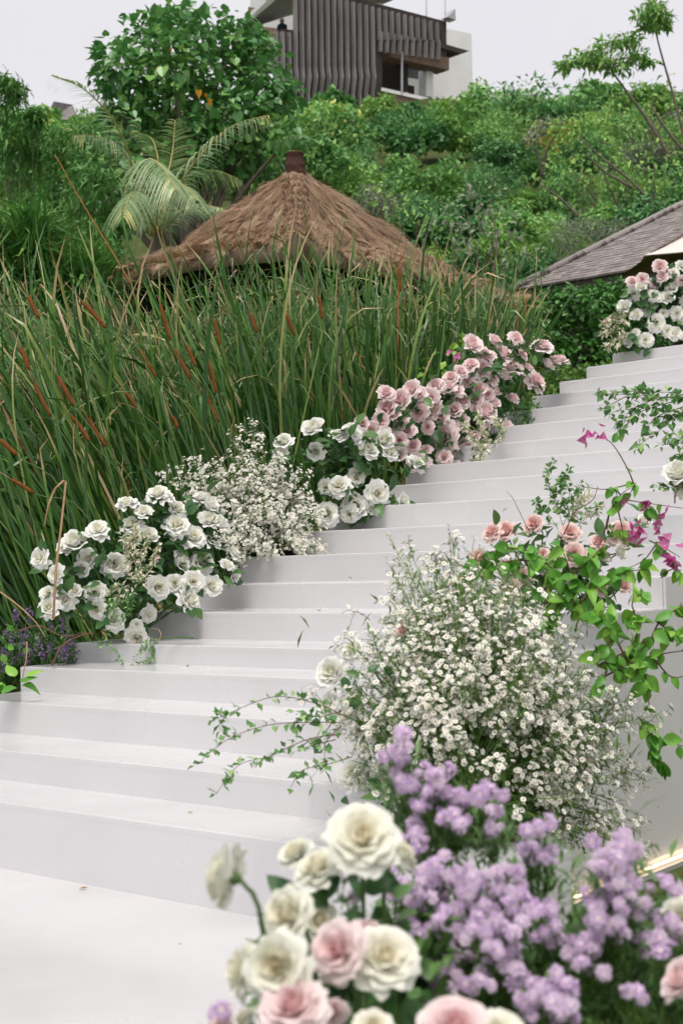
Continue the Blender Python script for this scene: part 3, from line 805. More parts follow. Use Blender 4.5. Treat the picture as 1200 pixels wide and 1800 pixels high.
# terracotta cap
prof = [(.13, -.08), (.122, .0), (.13, .02), (.113, .04), (.105, .15), (.118, .165), (.10, .18), (.0, .18)]
V = []; n = 18
for r_, z_ in prof:
    for i in range(n): V.append((A_[0] + r_ * math.cos(i * 2 * math.pi / n), A_[1] + r_ * math.sin(i * 2 * math.pi / n), A_[2] - .02 + z_))
f = [(i * n + j, i * n + (j + 1) % n, (i + 1) * n + (j + 1) % n, (i + 1) * n + j) for i in range(len(prof) - 1) for j in range(n)]
part('roof_cap', np.array(V), np.array(f), M['terracotta'], hut)
for q in (L_, N_, R_, B_):
    c = A_ + (q - A_) * .82; g = float(terrain(c[0], c[1]))
    V, f = tube(np.array([[c[0], c[1], g - .1], [c[0], c[1], ze + .1]]), .09, 10); part('post', V, f, M['timber'], hut)
for k in range(4):
    a, b = (A_ + (corners[k] - A_) * .82), (A_ + (corners[(k + 1) % 4] - A_) * .82)
    V, f = tube(np.array([[a[0], a[1], ze - .02], [b[0], b[1], ze - .02]]), .08, 6); part('beam', V, f, M['dark'], hut)
# near-black wall added at the back to keep the inside dark
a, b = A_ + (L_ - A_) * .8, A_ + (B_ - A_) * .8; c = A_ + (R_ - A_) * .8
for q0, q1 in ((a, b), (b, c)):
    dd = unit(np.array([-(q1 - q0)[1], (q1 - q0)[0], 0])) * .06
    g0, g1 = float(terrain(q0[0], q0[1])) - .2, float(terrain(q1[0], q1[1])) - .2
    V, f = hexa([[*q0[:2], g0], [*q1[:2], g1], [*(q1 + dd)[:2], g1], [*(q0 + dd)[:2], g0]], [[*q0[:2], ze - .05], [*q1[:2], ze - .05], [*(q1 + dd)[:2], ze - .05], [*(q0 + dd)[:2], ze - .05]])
    part('shade_wall', V, f, M['dark'], hut, smooth=False)

# ------------------------------------------------------------------ shingled pavilion on the right
SA, SB, ST = P1(906, 512, 24), P1(1560, 395, 20.0), P1(1330, 300, 26.5)
SB[2] = SA[2]
pav = tag(empty('shingled_pavilion', [ST[0], ST[1], float(terrain(ST[0], ST[1]))]), 'pavilion with a grey wooden shingle roof beyond the hedge', 'pavilion')
SC = SA + (ST - (SA + SB) / 2) * np.array([2, 2, 0]); SD = SB + (SC - SA)
cs = [SA, SB, SD, SC]
V = np.array(cs + [ST] + [q - [0, 0, .16] for q in cs] + [ST - [0, 0, .3]])
Fs = [np.array([[0, 1, 4], [1, 2, 4], [2, 3, 4], [3, 0, 4], [6, 5, 9], [7, 6, 9], [8, 7, 9], [5, 8, 9]]), np.array([[0, 5, 6, 1], [1, 6, 7, 2], [2, 7, 8, 3], [3, 8, 5, 0]])]
roof2 = part('roof', V, Fs, M['slatback'], pav, smooth=False)
mb = MB()
for (a, b) in ((SA, SB), (SC, SA)):
    nrm = unit(np.cross(b - a, ST - a)); nrm = nrm if nrm[2] > 0 else -nrm
    upv = (ST - a) - np.dot(ST - a, unit(b - a)) * unit(b - a); H_ = np.linalg.norm(upv); upv = unit(upv); ev = unit(b - a)
    rows_n = 36
    for r_ in range(rows_n):
        h = r_ / rows_n * H_; st_, en = a + (ST - a) * (h / H_), b + (ST - b) * (h / H_)
        ln = np.linalg.norm(en - st_); x = -.03 + rng.uniform(-.06, .06)
        while x < ln - .02:
            w = rng.uniform(.11, .2)
            o_ = st_ + ev * x + nrm * (.012 + rng.uniform(0, .008)) - upv * (.02 + rng.uniform(0, .010))
            hh = H_ / rows_n * 1.5
            q = [o_, o_ + ev * (w - .008), o_ + ev * (w - .008) + upv * hh - nrm * .016, o_ + upv * hh - nrm * .016]
            th = nrm * .034
            mb.add(np.array(q + [z + th for z in q]), BOXF, rng.uniform(.25, .75))
            x += w
mb2V, mb2F = mb.get()
o = link('shingles', mk_mesh('shingles', mb2V - world_loc(pav), mb2F, M['shingle'], mb.attr(), False), roof2); o['kind'] = 'stuff'
V, f = tube(np.array([SA + [0, 0, .075], ST + [0, 0, .075]]), .07, 6); o = link('hip_cap', mk_mesh('hip_cap', V - world_loc(pav), f, M['shingle'], {'rnd': np.full(len(V), .7)}), roof2)
for q in (SA, SB, SC, SD):
    c = ST + (q - ST) * .86; V, f = tube(np.array([[c[0], c[1], float(terrain(c[0], c[1])) - .2], [c[0], c[1], SA[2] + .1]]), .1, 8); part('post', V, f, M['dark'], pav)
for q0, q1 in ((SA, SB), (SA, SC)):
    a, b = ST + (q0 - ST) * .84, ST + (q1 - ST) * .84; dd = unit(np.array([-(b - a)[1], (b - a)[0], 0])) * .06
    V, f = hexa([[*a[:2], 2.0], [*b[:2], 2.0], [*(b + dd)[:2], 2.0], [*(a + dd)[:2], 2.0]], [[*a[:2], SA[2] + .05], [*b[:2], SA[2] + .05], [*(b + dd)[:2], SA[2] + .05], [*(a + dd)[:2], SA[2] + .05]])
    part('wall', V, f, M['dark'], pav, smooth=False)

# ------------------------------------------------------------------ canvas parasol
C1, C2 = P1(1130, 448, 20.0), P1(1086, 487, 21.5)
zc = (C1[2] + C2[2]) / 2; e = (C2 - C1) * np.array([1, 1, 0]); r_h = unit(RT * np.array([1, 1, 0])); r_h = unit(r_h - .10 * unit(e))
C0 = C1 + r_h * 2.6; C3 = C2 + r_h * 2.6
cen = (C0 + C1 + C2 + C3) / 4; cen[2] = zc
par = tag(empty('canvas_parasol', [cen[0], cen[1], 2.45]), 'cream canvas parasol edge above the roses at the top of the steps', 'parasol')
apex = np.array([cen[0], cen[1], zc + .75])
cq = [np.array([*q[:2], zc]) for q in (C0, C1, C2, C3)]
for k in range(4):
    q0, q1 = cq[k], cq[(k + 1) % 4]
    nu, nv = 11, 9; V = []
    for i in range(nv):
        s = i / (nv - 1)
        for j in range(nu):
            u = j / (nu - 1); p = apex + (q0 + (q1 - q0) * u - apex) * s
            inw = 1 - .10 * math.sin(math.pi * u) * s ** 3
            p[:2] = cen[:2] + (p[:2] - cen[:2]) * inw; p[2] -= .08 * math.sin(math.pi * s) * .9; p[2] += .05 * math.sin(math.pi * u) * s ** 3
            V.append(p)
    V = np.array(V); f = np.array([(i * nu + j, i * nu + j + 1, (i + 1) * nu + j + 1, (i + 1) * nu + j) for i in range(nv - 1) for j in range(nu - 1)])
    nn = np.cross(V[f[0][1]] - V[f[0][0]], V[f[-1][2]] - V[f[0][0]])
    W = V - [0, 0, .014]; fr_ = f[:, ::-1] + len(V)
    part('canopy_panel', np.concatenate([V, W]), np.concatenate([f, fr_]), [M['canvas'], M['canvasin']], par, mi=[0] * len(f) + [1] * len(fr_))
    V, f = tube(np.array([apex - [0, 0, .05], q0 - [0, 0, .03]]), .014, 5); part('rib', V, f, M['timber'], par)
V, f = tube(np.array([[cen[0], cen[1], 2.4], [cen[0], cen[1], apex[2] + .08]]), .03, 8); part('pole', V, f, M['timber'], par)

# ------------------------------------------------------------------ slatted building on the hill
bld = tag(empty('slatted_building', gpt(620, 74)), 'grey building clad in vertical timber slats on the hilltop', 'building')
fa, fb = P1(485, 100, 70), P1(784, 100, 79); fdir = unit((fb - fa) * np.array([1, 1, 0])); fn = np.array([fdir[1], -fdir[0], 0]); fn = fn if fn @ FW < 0 else -fn
def onf(px, py, off=0.0):
    """point of the facade plane (moved off metres towards the viewer) seen at a pixel"""
    d = RT * ((px - 600) / F) + UP * ((900 - py) / F) + FW
    t_ = ((fa + fn * off - CAM) @ fn) / (d @ fn); return CAM + d * t_
def prism(poly_px, off0, off1):
    a = [onf(x, y, off0) for x, y in poly_px]; tb = fn * (off1 - off0)
    b = [q + tb for q in a]; n = len(a)
    V = np.array(a + b); sides_ = np.array([(i, (i + 1) % n, n + (i + 1) % n, n + i) for i in range(n)])
    return V, [np.array([list(range(n))[::-1]]), np.array([[n + i for i in range(n)]]), sides_]
def bpart(name, poly, o0, o1, mat, parent=bld):
    V, f = prism(poly, o0, o1); return part(name, V, f, mat, parent, smooth=False)
facade = bpart('facade', [(486, 54), (521, 58), (521, -25), (776, 41), (776, 103), (664, 88), (662, 196), (486, 196)], -.6, -.25, M['slatback'])
i = 0; x = 487.0
while x < 774:
    if x < 520: y0 = 54 + (x - 486) * .1
    else: y0 = -22 + (x - 521) * .245
    y1 = 196 if x < 662 else 90 + (x - 662) * .135
    ks = [(x, y0, 0), (x + 1.0, 70 if y0 < 60 else y0 + 8, .0)]
    if y1 > 150: ks += [(x + 1, 118, .02), (x - .5 + .5 * math.sin(i), 138, .16), (x - 1.5, 166, .05), (x - .5, y1, .12)]
    else: ks += [(x + 1.8, y0 + (y1 - y0) * .55, .09), (x + 2.2, y1, .02)]
    V = []
    for (xx, yy, of) in ks:
        p = onf(xx, yy, 0) + fn * of; w = fdir * .06
        V += [p - w - fn * .22, p + w - fn * .22, p + w, p - w]
    n = len(ks); f = [(k * 4 + j, k * 4 + (j + 1) % 4, k * 4 + 4 + (j + 1) % 4, k * 4 + 4 + j) for k in range(n - 1) for j in range(4)] + [(3, 2, 1, 0), (n * 4 - 4, n * 4 - 3, n * 4 - 2, n * 4 - 1)]
    o = link('slat', mk_mesh('slat', np.array(V) - world_loc(bld), np.array(f), M['slat'], None, False), facade)
    i += 1; x += 11.3
bpart('roof_edge', [(600, -20), (672, 2), (672, 8), (600, -8)], -1.5, -.7, M['metal'])
bpart('soffit_edge', [(742, 92), (785, 104), (768, 108), (736, 99)], -1.8, -.1, M['slatback'])
bpart('lintel', [(664, 87), (767, 109), (767, 131), (664, 108)], -1.2, -.26, M['timber'])
bpart('balcony_opening', [(660, 107), (742, 124), (742, 182), (654, 166)], -3.2, -2.9, M['glassdark'])
bpart('side_wall', [(655, 85), (664, 88), (664, 180), (655, 180)], -3.0, -.7, M['dark'])
bpart('column', [(735, 126), (747, 128), (747, 176), (735, 174)], -1.6, -1.0, M['concrete'])
bpart('inner_wall', [(712, 138), (736, 142), (736, 178), (712, 174)], -2.8, -2.6, M['soffit'])
bpart('doorway', [(717, 150), (726, 152), (726, 172), (717, 170)], -2.58, -2.5, M['dark'])
bpart('sill', [(652, 160), (735, 178), (735, 184), (652, 166)], -1.0, -.24, M['concrete'])
bpart('parapet', [(645, 163), (736, 183), (736, 215), (645, 215)], -.95, -.3, M['timber'])
bpart('mullion', [(704, 92), (706, 92), (706, 168), (704, 168)], -.24, -.16, M['metal'])
bpart('pale_wall', [(735, 46), (776, 55), (817, 64), (821, 215), (735, 215)], -3.8, -3.3, M['concrete'])
bpart('terrace_column', [(515, 0), (524, 0), (524, 70), (515, 70)], -2.6, -2.2, M['concrete'])
V, f = hexa([P1(512, 18, 72), P1(520, -6, 71), P1(418, 60, 84), P1(440, 74, 85)], [P1(500, -8, 71), P1(506, -30, 70), P1(414, 48, 84), P1(424, 44, 85)])
part('roof_slab', [P1(498, -14, 70), P1(540, -14, 74), P1(540, 18, 80), P1(412, 58, 82), P1(498, -22, 70), P1(540, -22, 74), P1(540, -20, 80), P1(412, 42, 82)], BOXF, M['soffit'], bld, smooth=False)
part('fascia', [P1(498, -12, 69.6), P1(500, -12, 69.8), P1(413, 62, 82.2), P1(411, 60, 82), P1(490, -20, 69.6), P1(500, -22, 69.8), P1(413, 46, 82.2), P1(411, 44, 82)], BOXF, M['concrete'], bld, smooth=False)
part('timber_pier', [P1(436, 62, 78), P1(456, 62, 78), P1(458, 62, 79.5), P1(438, 62, 79.5), P1(436, 12, 78), P1(456, 15, 78), P1(458, 15, 79.5), P1(438, 12, 79.5)], BOXF, M['timber'], bld, smooth=False)
part('clad_pier', [P1(461, 78, 73), P1(486, 78, 72), P1(488, 78, 74), P1(463, 78, 75), P1(461, 47, 73), P1(486, 50, 72), P1(488, 50, 74), P1(463, 47, 75)], BOXF, M['brick'], bld, smooth=False)
part('terrace_floor', [P1(440, 58, 80), P1(524, 66, 73), P1(530, 62, 78), P1(450, 56, 84), P1(440, 54, 80), P1(524, 62, 73), P1(530, 58, 78), P1(450, 52, 84)], BOXF, M['dark'], bld, smooth=False)
for k in range(7):
    y = 76 + k * 5
    V, f = tube([P1(452, y + 10, 75), P1(486, y, 72)], .07, 5); part('louvre', V, f, M['slat'], bld)
part('terrace_back_wall', [P1(440, 70, 86), P1(530, 70, 82), P1(532, 70, 83), P1(442, 70, 87), P1(440, 0, 86), P1(530, -20, 82), P1(532, -20, 83), P1(442, 0, 87)], BOXF, M['soffit'], bld, smooth=False)
part('terrace_wall', [P1(440, 130, 80), P1(486, 130, 73), P1(488, 130, 74), P1(442, 130, 81), P1(440, 74, 80), P1(486, 76, 73), P1(488, 76, 74), P1(442, 74, 81)], BOXF, M['slatback'], bld, smooth=False)
for x, y0, y1, of in ((749, -5, 50, -1), (782, -2, 50, -.5)):
    V, f = tube([onf(x, y1, of), onf(x, y0, of)], .035, 5); part('mast', V, f, M['metal'], bld)
bpart('floodlight', [(775, 34), (788, 20), (789, 40)], -.3, .2, M['metal'])

hr = tag(empty('distant_hut', P1(110, 240, 60)), 'small dark gabled roof showing behind the bamboo', 'hut')
a, b, c, d = P1(78, 212, 60), P1(135, 210, 60), P1(140, 214, 64), P1(84, 214, 64); t1, t2 = P1(95, 178, 61), P1(128, 184, 63)
part('roof', [a, b, c, d, t1, t2], [np.array([[0, 1, 5, 4], [2, 3, 4, 5], [3, 2, 1, 0]]), np.array([[1, 2, 5], [3, 0, 4]])], M['slat'], hr, smooth=False)
part('wall', [P1(84, 260, 60.5), P1(130, 260, 60.5), P1(134, 260, 63.5), P1(90, 260, 63.5), P1(84, 211, 60.5), P1(130, 211, 60.5), P1(134, 212, 63.5), P1(90, 212, 63.5)], BOXF, M['dark'], hr, smooth=False)

# the person on the terrace
def person():
    f0 = P1(497, 91, 75.5); f0 = f0 + 0
    h = 1.7; u = np.array([0, 0, 1.0]); r = RT * np.array([1, 1, 0]); r /= np.linalg.norm(r); fwd = -FW * np.array([1, 1, 0])
    def q(a, b, c): return f0 + r * a + fwd * b + u * c
    vs = [q(0, 0, .95), q(0, .02, 1.2), q(0, .02, 1.42), q(0, .04, 1.52), q(0, .05, 1.63),
          q(.19, .02, 1.40), q(.24, .12, 1.16), q(.16, .34, 1.08), q(-.19, .02, 1.40), q(-.24, .10, 1.16), q(-.14, .32, 1.08),
          q(.09, 0, .9), q(.1, .03, .5), q(.1, 0, .06), q(.1, .14, .03), q(-.09, 0, .9), q(-.1, .03, .5), q(-.1, 0, .06), q(-.1, .14, .03)]
    rad = [.15, .14, .15, .065, .105, .075, .05, .035, .075, .05, .035, .1, .065, .045, .04, .1, .065, .045, .04]
    ed = [(0, 1), (1, 2), (2, 3), (3, 4), (2, 5), (5, 6), (6, 7), (2, 8), (8, 9), (9, 10), (0, 11), (11, 12), (12, 13), (13, 14), (0, 15), (15, 16), (16, 17), (17, 18)]
    root = tag(empty('person', f0), 'person in a dark shirt and white cap on the building terrace', 'person')
    me = bpy.data.meshes.new('body'); me.from_pydata([tuple(v - f0) for v in vs], ed, []); me.update()
    o = link('body', me, root); me.materials.append(M['shirt'])
    me.skin_vertices or None
    md = o.modifiers.new('skin', 'SKIN')
    for k, rr in enumerate(rad): me.skin_vertices[0].data[k].radius = (rr, rr)
    me.skin_vertices[0].data[0].use_root = True
    o.modifiers.new('sub', 'SUBSURF').levels = 1
    hv = []; n = 12; c = vs[4]
    for i in range(8):
        th = math.pi * i / 7
        for j in range(n): hv.append(c + (r * math.cos(j * 2 * math.pi / n) + unit(fwd) * math.sin(j * 2 * math.pi / n) * 1.15) * (.115 * math.sin(th) + .001) + u * .15 * math.cos(th))
    part('head', np.array(hv), np.array([(i * n + j, i * n + (j + 1) % n, (i + 1) * n + (j + 1) % n, (i + 1) * n + j) for i in range(7) for j in range(n)]), M['skin'], root)
    V = []; f = []; n = 10
    for i, (rr, z) in enumerate(((.14, .02), (.135, .09), (.09, .16), (.0, .18))):
        for j in range(n): V.append(c + r * rr * math.cos(j * 2 * math.pi / n) + unit(fwd) * rr * math.sin(j * 2 * math.pi / n) + u * z)
    f = [(i * n + j, i * n + (j + 1) % n, (i + 1) * n + (j + 1) % n, (i + 1) * n + j) for i in range(3) for j in range(n)]
    part('cap', np.array(V), np.array(f), M['capw'], root)
person()

# ------------------------------------------------------------------ hedge and ground cover at the top of the steps
hb = gpt(1015, 12.9)
hd = tag(empty('clipped_hedge', hb), 'rounded clipped dark green hedge beside the top of the steps', 'hedge')
mb = MB()
for (x, y, r) in [(960, 545, 34), (1000, 540, 36), (1045, 532, 36), (1085, 528, 36), (1120, 530, 40), (955, 590, 36), (1000, 590, 42), (1050, 585, 44), (1100, 580, 44), (970, 630, 36), (1020, 625, 40), (1070, 620, 40), (935, 610, 24), (1150, 560, 50), (1110, 615, 30), (930, 560, 20)]:
    D = 12.9 + rng.uniform(-.15, .15); rad = r * D / F
    v, f, a = scatter(*lobe_leaves(P1(x, y, D), np.array([rad, rad, rad]), 430, .052, LEAF_R, shell=.5, droop=.3)); mb.add(v, f, np.clip(a * .75 + rng.uniform(0, .2), 0, 1))
mb.build('leaves', M['hedge'], hd, smooth=False, kind='stuff')
mb = MB()
for k in range(14):
    c = P1(rng.uniform(940, 1095), 640, 12.9); b = np.array([c[0], c[1], float(terrain(c[0], c[1]))])
    mb.add(*tube(curve([b, (b + c) / 2 + rvec(1)[0] * .05, P1(rng.uniform(950, 1100), rng.uniform(540, 600), 12.9)], 6), np.linspace(.012, .004, 6), 5))
mb.build('stems', M['bark'], hd, kind='stuff')
k = 5200; px = rng.uniform(925, 1110, k); D = rng.uniform(10.0, 12.6, k)
g = P(px, 900, D); g[:, 2] = terrain(g[:, 0], g[:, 1])
okm = (g[:, 0] < XL - .03) | (g[:, 1] > SY[19] + .05); g = g[okm]; k = len(g)
v, f, a = scatter(LEAF_R[0], LEAF_R[1], orient(unit(rvec(k) + np.array([0, 0, .6]))), rng.uniform(.035, .06, k), g + np.array([0, 0, 1]) * rng.uniform(0, .16, (k, 1)))
o = part('ground_cover', v, f, M['ground_leaf'], None, {'rnd': a}, smooth=False); tag(o, 'low bright green ground cover beside the upper steps', 'ground cover', kind='stuff')

# lawn blades where the ground shows
k = 9000
g = np.stack([rng.uniform(-2.6, -.2, k), rng.uniform(.3, 7, k)], 1); g2 = np.stack([rng.uniform(-8.5, -5.42, 9000), rng.uniform(3.0, 8, 9000)], 1)
g = np.concatenate([g[(g[:, 0] > -1.9) | ((g[:, 1] > SY[1] + .05) & (g[:, 0] > XR + .22))], g2]); k = len(g); z = terrain(g[:, 0], g[:, 1])
v, f, a = scatter(*leaf_t(.09, .01, .3), orient(unit(rvec(k) * .45 + np.array([0, 0, 1]))), rng.uniform(.05, .12, k), np.column_stack([g, z]))
o = part('lawn_grass', v, f, M['grass'], None, {'rnd': a}, smooth=False); tag(o, 'short dry yellow green lawn grass round the steps', 'grass', kind='stuff')

# ------------------------------------------------------------------ reeds and cattails
def dmin(px, x0=-5.75):
    r = (px - 600) / F; return -x0 / (math.sin(YAW) - math.cos(YAW) * r)
TOPX = [-150, 0, 100, 200, 300, 400, 500, 600, 700, 800, 870, 930]
TOPY = [515, 518, 530, 556, 556, 544, 520, 498, 482, 500, 522, 556]
_un = rng.uniform(0, 6.28, 6)
def uneven(px): return 1 + .07 * np.sin(px * .021 + _un[0]) + .06 * np.sin(px * .053 + _un[1]) + .05 * np.sin(px * .11 + _un[2])
LNX = [-150, 0, 200, 400, 550, 700, 850, 940]
LNA = [-42, -37, -30, -20, -12, -5, 1, 3]
def reed_blades(n):
    K = 13; s = np.linspace(0, 1, K)
    px = rng.uniform(-280, 925, n)
    r = (px - 600) / F; D = 5.75 / (math.sin(YAW) - math.cos(YAW) * r) + rng.random(n) ** 1.3 * np.where(px < 700, 3.2, 2.0)
    b = P(px, 900, D); gz = terrain(b[:, 0], b[:, 1]); b[:, 2] = gz - .03
    top = P(px, np.interp(px, TOPX, TOPY), D)[:, 2]
    ln = np.maximum(.6, top - gz) * np.where(rng.random(n) < .78, rng.uniform(.5, 1.08, n), rng.uniform(1.02, 1.34, n))
    lean = np.radians(np.interp(px, LNX, LNA) + rng.normal(size=n) * 11); side = np.radians(rng.normal(size=n) * 10)
    ln = ln * uneven(px) / np.cos(lean)
    Zv = np.array([0, 0, 1.0])
    h = unit(RT * np.sin(lean)[:, None] + Zv * np.cos(lean)[:, None] + FW * np.sin(side)[:, None])
    # the upper part bows over to one side; some blades hook right down
    bd = unit(RT * rng.normal(.2, .8, (n, 1)) + FW * rng.normal(0, .5, (n, 1)))
    hook = rng.random(n) < .5
    tgt = unit(bd - Zv * np.where(hook, rng.uniform(.3, 2.2, n), rng.uniform(-.8, .2, n))[:, None])
    sb = np.where(hook, rng.uniform(.5, .84, n), rng.uniform(.2, .6, n)); am = np.where(hook, rng.uniform(.75, 1.15, n), rng.uniform(.15, .7, n)); pw = np.where(hook, rng.uniform(.35, .9, n), 1.4)
    w = (np.clip((s[None] - sb[:, None]) / (1 - sb[:, None]), 0, 1) ** pw[:, None]) * am[:, None]
    dirs = unit(h[:, None] * (1 - w[..., None]) + tgt[:, None] * w[..., None])
    pts = b[:, None] + np.concatenate([np.zeros((n, 1, 3)), np.cumsum(dirs[:, :-1], axis=1)], axis=1) * (ln / (K - 1))[:, None, None]
    rr = rng.random(n)
    w0 = rng.uniform(.002, .0045, n)
    w0 = np.where(rr >= .98, w0, np.where(rng.random(n) < .3, rng.uniform(.008, .0135, n), rng.uniform(.003, .0095, n)))
    wd = w0[:, None] * np.interp(s, [0, .25, .7, .9, 1], [.8, 1, .95, .6, .08])[None]
    face = unit(RT * rng.normal(1, .5, (n, 1)) + FW * rng.normal(0, .7, (n, 1)))[:, None]
    wv = unit(face - dirs * np.sum(face * dirs, 2, keepdims=True))
    V = np.concatenate([pts - wv * wd[..., None], pts + wv * wd[..., None]], axis=1).reshape(-1, 3)
    q = np.arange(K - 1); f = np.stack([q, q + 1, q + 1 + K, q + K], 1)
    Fc = (f[None] + (np.arange(n) * 2 * K)[:, None, None]).reshape(-1, 4)
    base_a = np.where(rr < .93, rng.uniform(0, .85, n) ** 1.5, np.where(rr < .98, rng.uniform(.8, .95, n), 1.0))
    tip = rng.choice([0, 1.0, 4.0], n, p=[.3, .3, .4])
    a = base_a[:, None] + np.clip(s[None] - .74, 0, 1) * tip[:, None]
    a = np.where(base_a[:, None] > .96, 1.0, np.clip(a, 0, .95))
    return part('reeds', V, Fc, M['reed'], None, {'rnd': np.concatenate([a, a], axis=1).ravel()})
o = reed_blades(8000)
tag(o, 'thick stand of tall green reeds beside the white steps', 'reeds', kind='stuff')

ORD = ['first', 'second', 'third', 'fourth', 'fifth', 'sixth', 'seventh', 'eighth', 'ninth', 'tenth', 'eleventh', 'twelfth', 'thirteenth', 'fourteenth', 'fifteenth', 'sixteenth', 'seventeenth', 'eighteenth', 'nineteenth', 'twentieth', 'twenty-first', 'twenty-second', 'twenty-third', 'twenty-fourth']
spikes = [(50, 520, 70, 560), (145, 530, 187, 577), (245, 612, 275, 662), (305, 612, 335, 666), (282, 535, 300, 598), (328, 606, 345, 645), (365, 635, 380, 690), (355, 685, 385, 742), (375, 560, 387, 605),
          (500, 547, 518, 590), (102, 660, 132, 715), (60, 672, 90, 732), (155, 735, 187, 785), (125, 730, 158, 776), (0, 772, 30, 800), (20, 842, 60, 867), (303, 732, 312, 752), (440, 550, 452, 585), (560, 520, 566, 560), (222, 690, 240, 716), (35, 610, 52, 650), (700, 470, 703, 512)]
spikes.sort(key=lambda q: q[0])
for i, (x0, y0, x1, y1) in enumerate(spikes):
    xm = (x0 + x1) / 2; D = dmin(xm) + rng.uniform(-.12, .06)
    a, b = P1(x0, y0, D), P1(x1, y1, D)
    dirv = unit(b - a)
    g = b + (b - a) / max(1e-3, abs((b - a)[2])) * 0.0
    bx = b + dirv * .35; bot = np.array([bx[0] + dirv[0] * .3, bx[1] + dirv[1] * .3, 0]); bot[2] = float(terrain(bot[0], bot[1]))
    t = tag(empty('cattail', bot), '%s brown cattail spike from the left among the reeds' % ORD[i], 'cattail', 'cattails among the reeds')
    n = 12; c = curve([a, (a + b) / 2 + rvec(1)[0] * .004, b], n); r0 = rng.uniform(.009, .012)
    prof = r0 * np.array([.45, .9, 1, 1, 1.02, 1, 1, 1.03, 1, .98, .9, .5])
    V, f = tube(c, prof, 8); part('spike', V, f, M['spike'], t)
    V, f = tube(curve([b, bx, bot], 10), .003, 5); part('stem', V, f, M['stem'], t)
    V, f = tube(np.array([a - dirv * rng.uniform(.05, .14), a]), np.array([.001, .0025]), 5); part('tip', V, f, M['drystalk'], t)

def stalk(name, label, pts, D, r, mat, cat='reed'):
    V, f = tube(curve([P1(x, y, D) for x, y in pts], 14), np.linspace(r, r * .5, 14), 6)
    return tag(part(name, V, f, mat), label, cat)
def kinked(name, label, pts, D, r, mat, cat='reed'):
    V, f = tube([P1(x, y, D) for x, y in pts], r, 6)
    return tag(part(name, V, f, mat), label, cat)
kinked('broken_reed', 'broken pale pinkish reed bent over in front of the white roses', [(94, 1088), (99, 1000), (108, 925), (116, 846), (112, 845), (98, 858), (86, 885), (78, 925)], 6.35, np.array([.006, .0058, .0055, .005, .005, .0045, .004, .003]), M['drystalk'])
stalk('rusty_stalk', 'long rust coloured stalk leaning above the reeds near the bamboo', [(230, 500), (205, 455), (150, 365), (97, 272)], 8.2, .0055, M['ruststalk'])
stalk('fallen_reed', 'pale curved dry reed hanging at the edge of the reeds', [(0, 1040), (30, 1062), (62, 1092), (80, 1120)], 6.3, .004, M['drystalk'])
stalk('dry_twig', 'dry bent twig lying over the end of the step by purple flowers', [(48, 1128), (47, 1155), (40, 1195)], 6.2, .004, M['drystalk'], 'twig')
stalk('dry_twig', 'curved brown vine stem reaching behind the lowest white roses', [(92, 1168), (110, 1135), (140, 1118), (165, 1112)], 6.4, .006, M['twig'], 'twig')
stalk('dry_twig', 'thin arched vine stem over the purple flowers beside the steps', [(30, 1110), (70, 1100), (110, 1118), (150, 1112)], 6.35, .004, M['twig'], 'twig')
for xx, yy0, yy1, lab in ((910, 600, 505, 'upright rust brown reed at the right end of the reeds'), (922, 610, 520, 'outermost rust brown reed at the right end of the reeds'), (702, 512, 440, 'rust brown reed leaf below the thatched roof slope'), (862, 560, 478, 'brown upright reed near the right end of the reeds')):
    D = dmin(xx) + .1; p0 = P1(xx - 4, yy0 + 110, D)
    stalk('rusty_reed', lab, [(xx - 4, yy0 + 110), (xx - 2, yy0), (xx, (yy0 + yy1) / 2), (xx + 3, yy1)], D, .007, M['ruststalk'])
stalk('bare_reed', 'thin pale dry reed standing alone before the shingled roof', [(938, 560), (940, 500), (943, 450)], 11.2, .007, M['drystalk'])
stalk('bare_reed', 'thin green reed standing alone before the hedge', [(951, 640), (951, 540), (950, 470)], 11.2, .008, M['stem'])

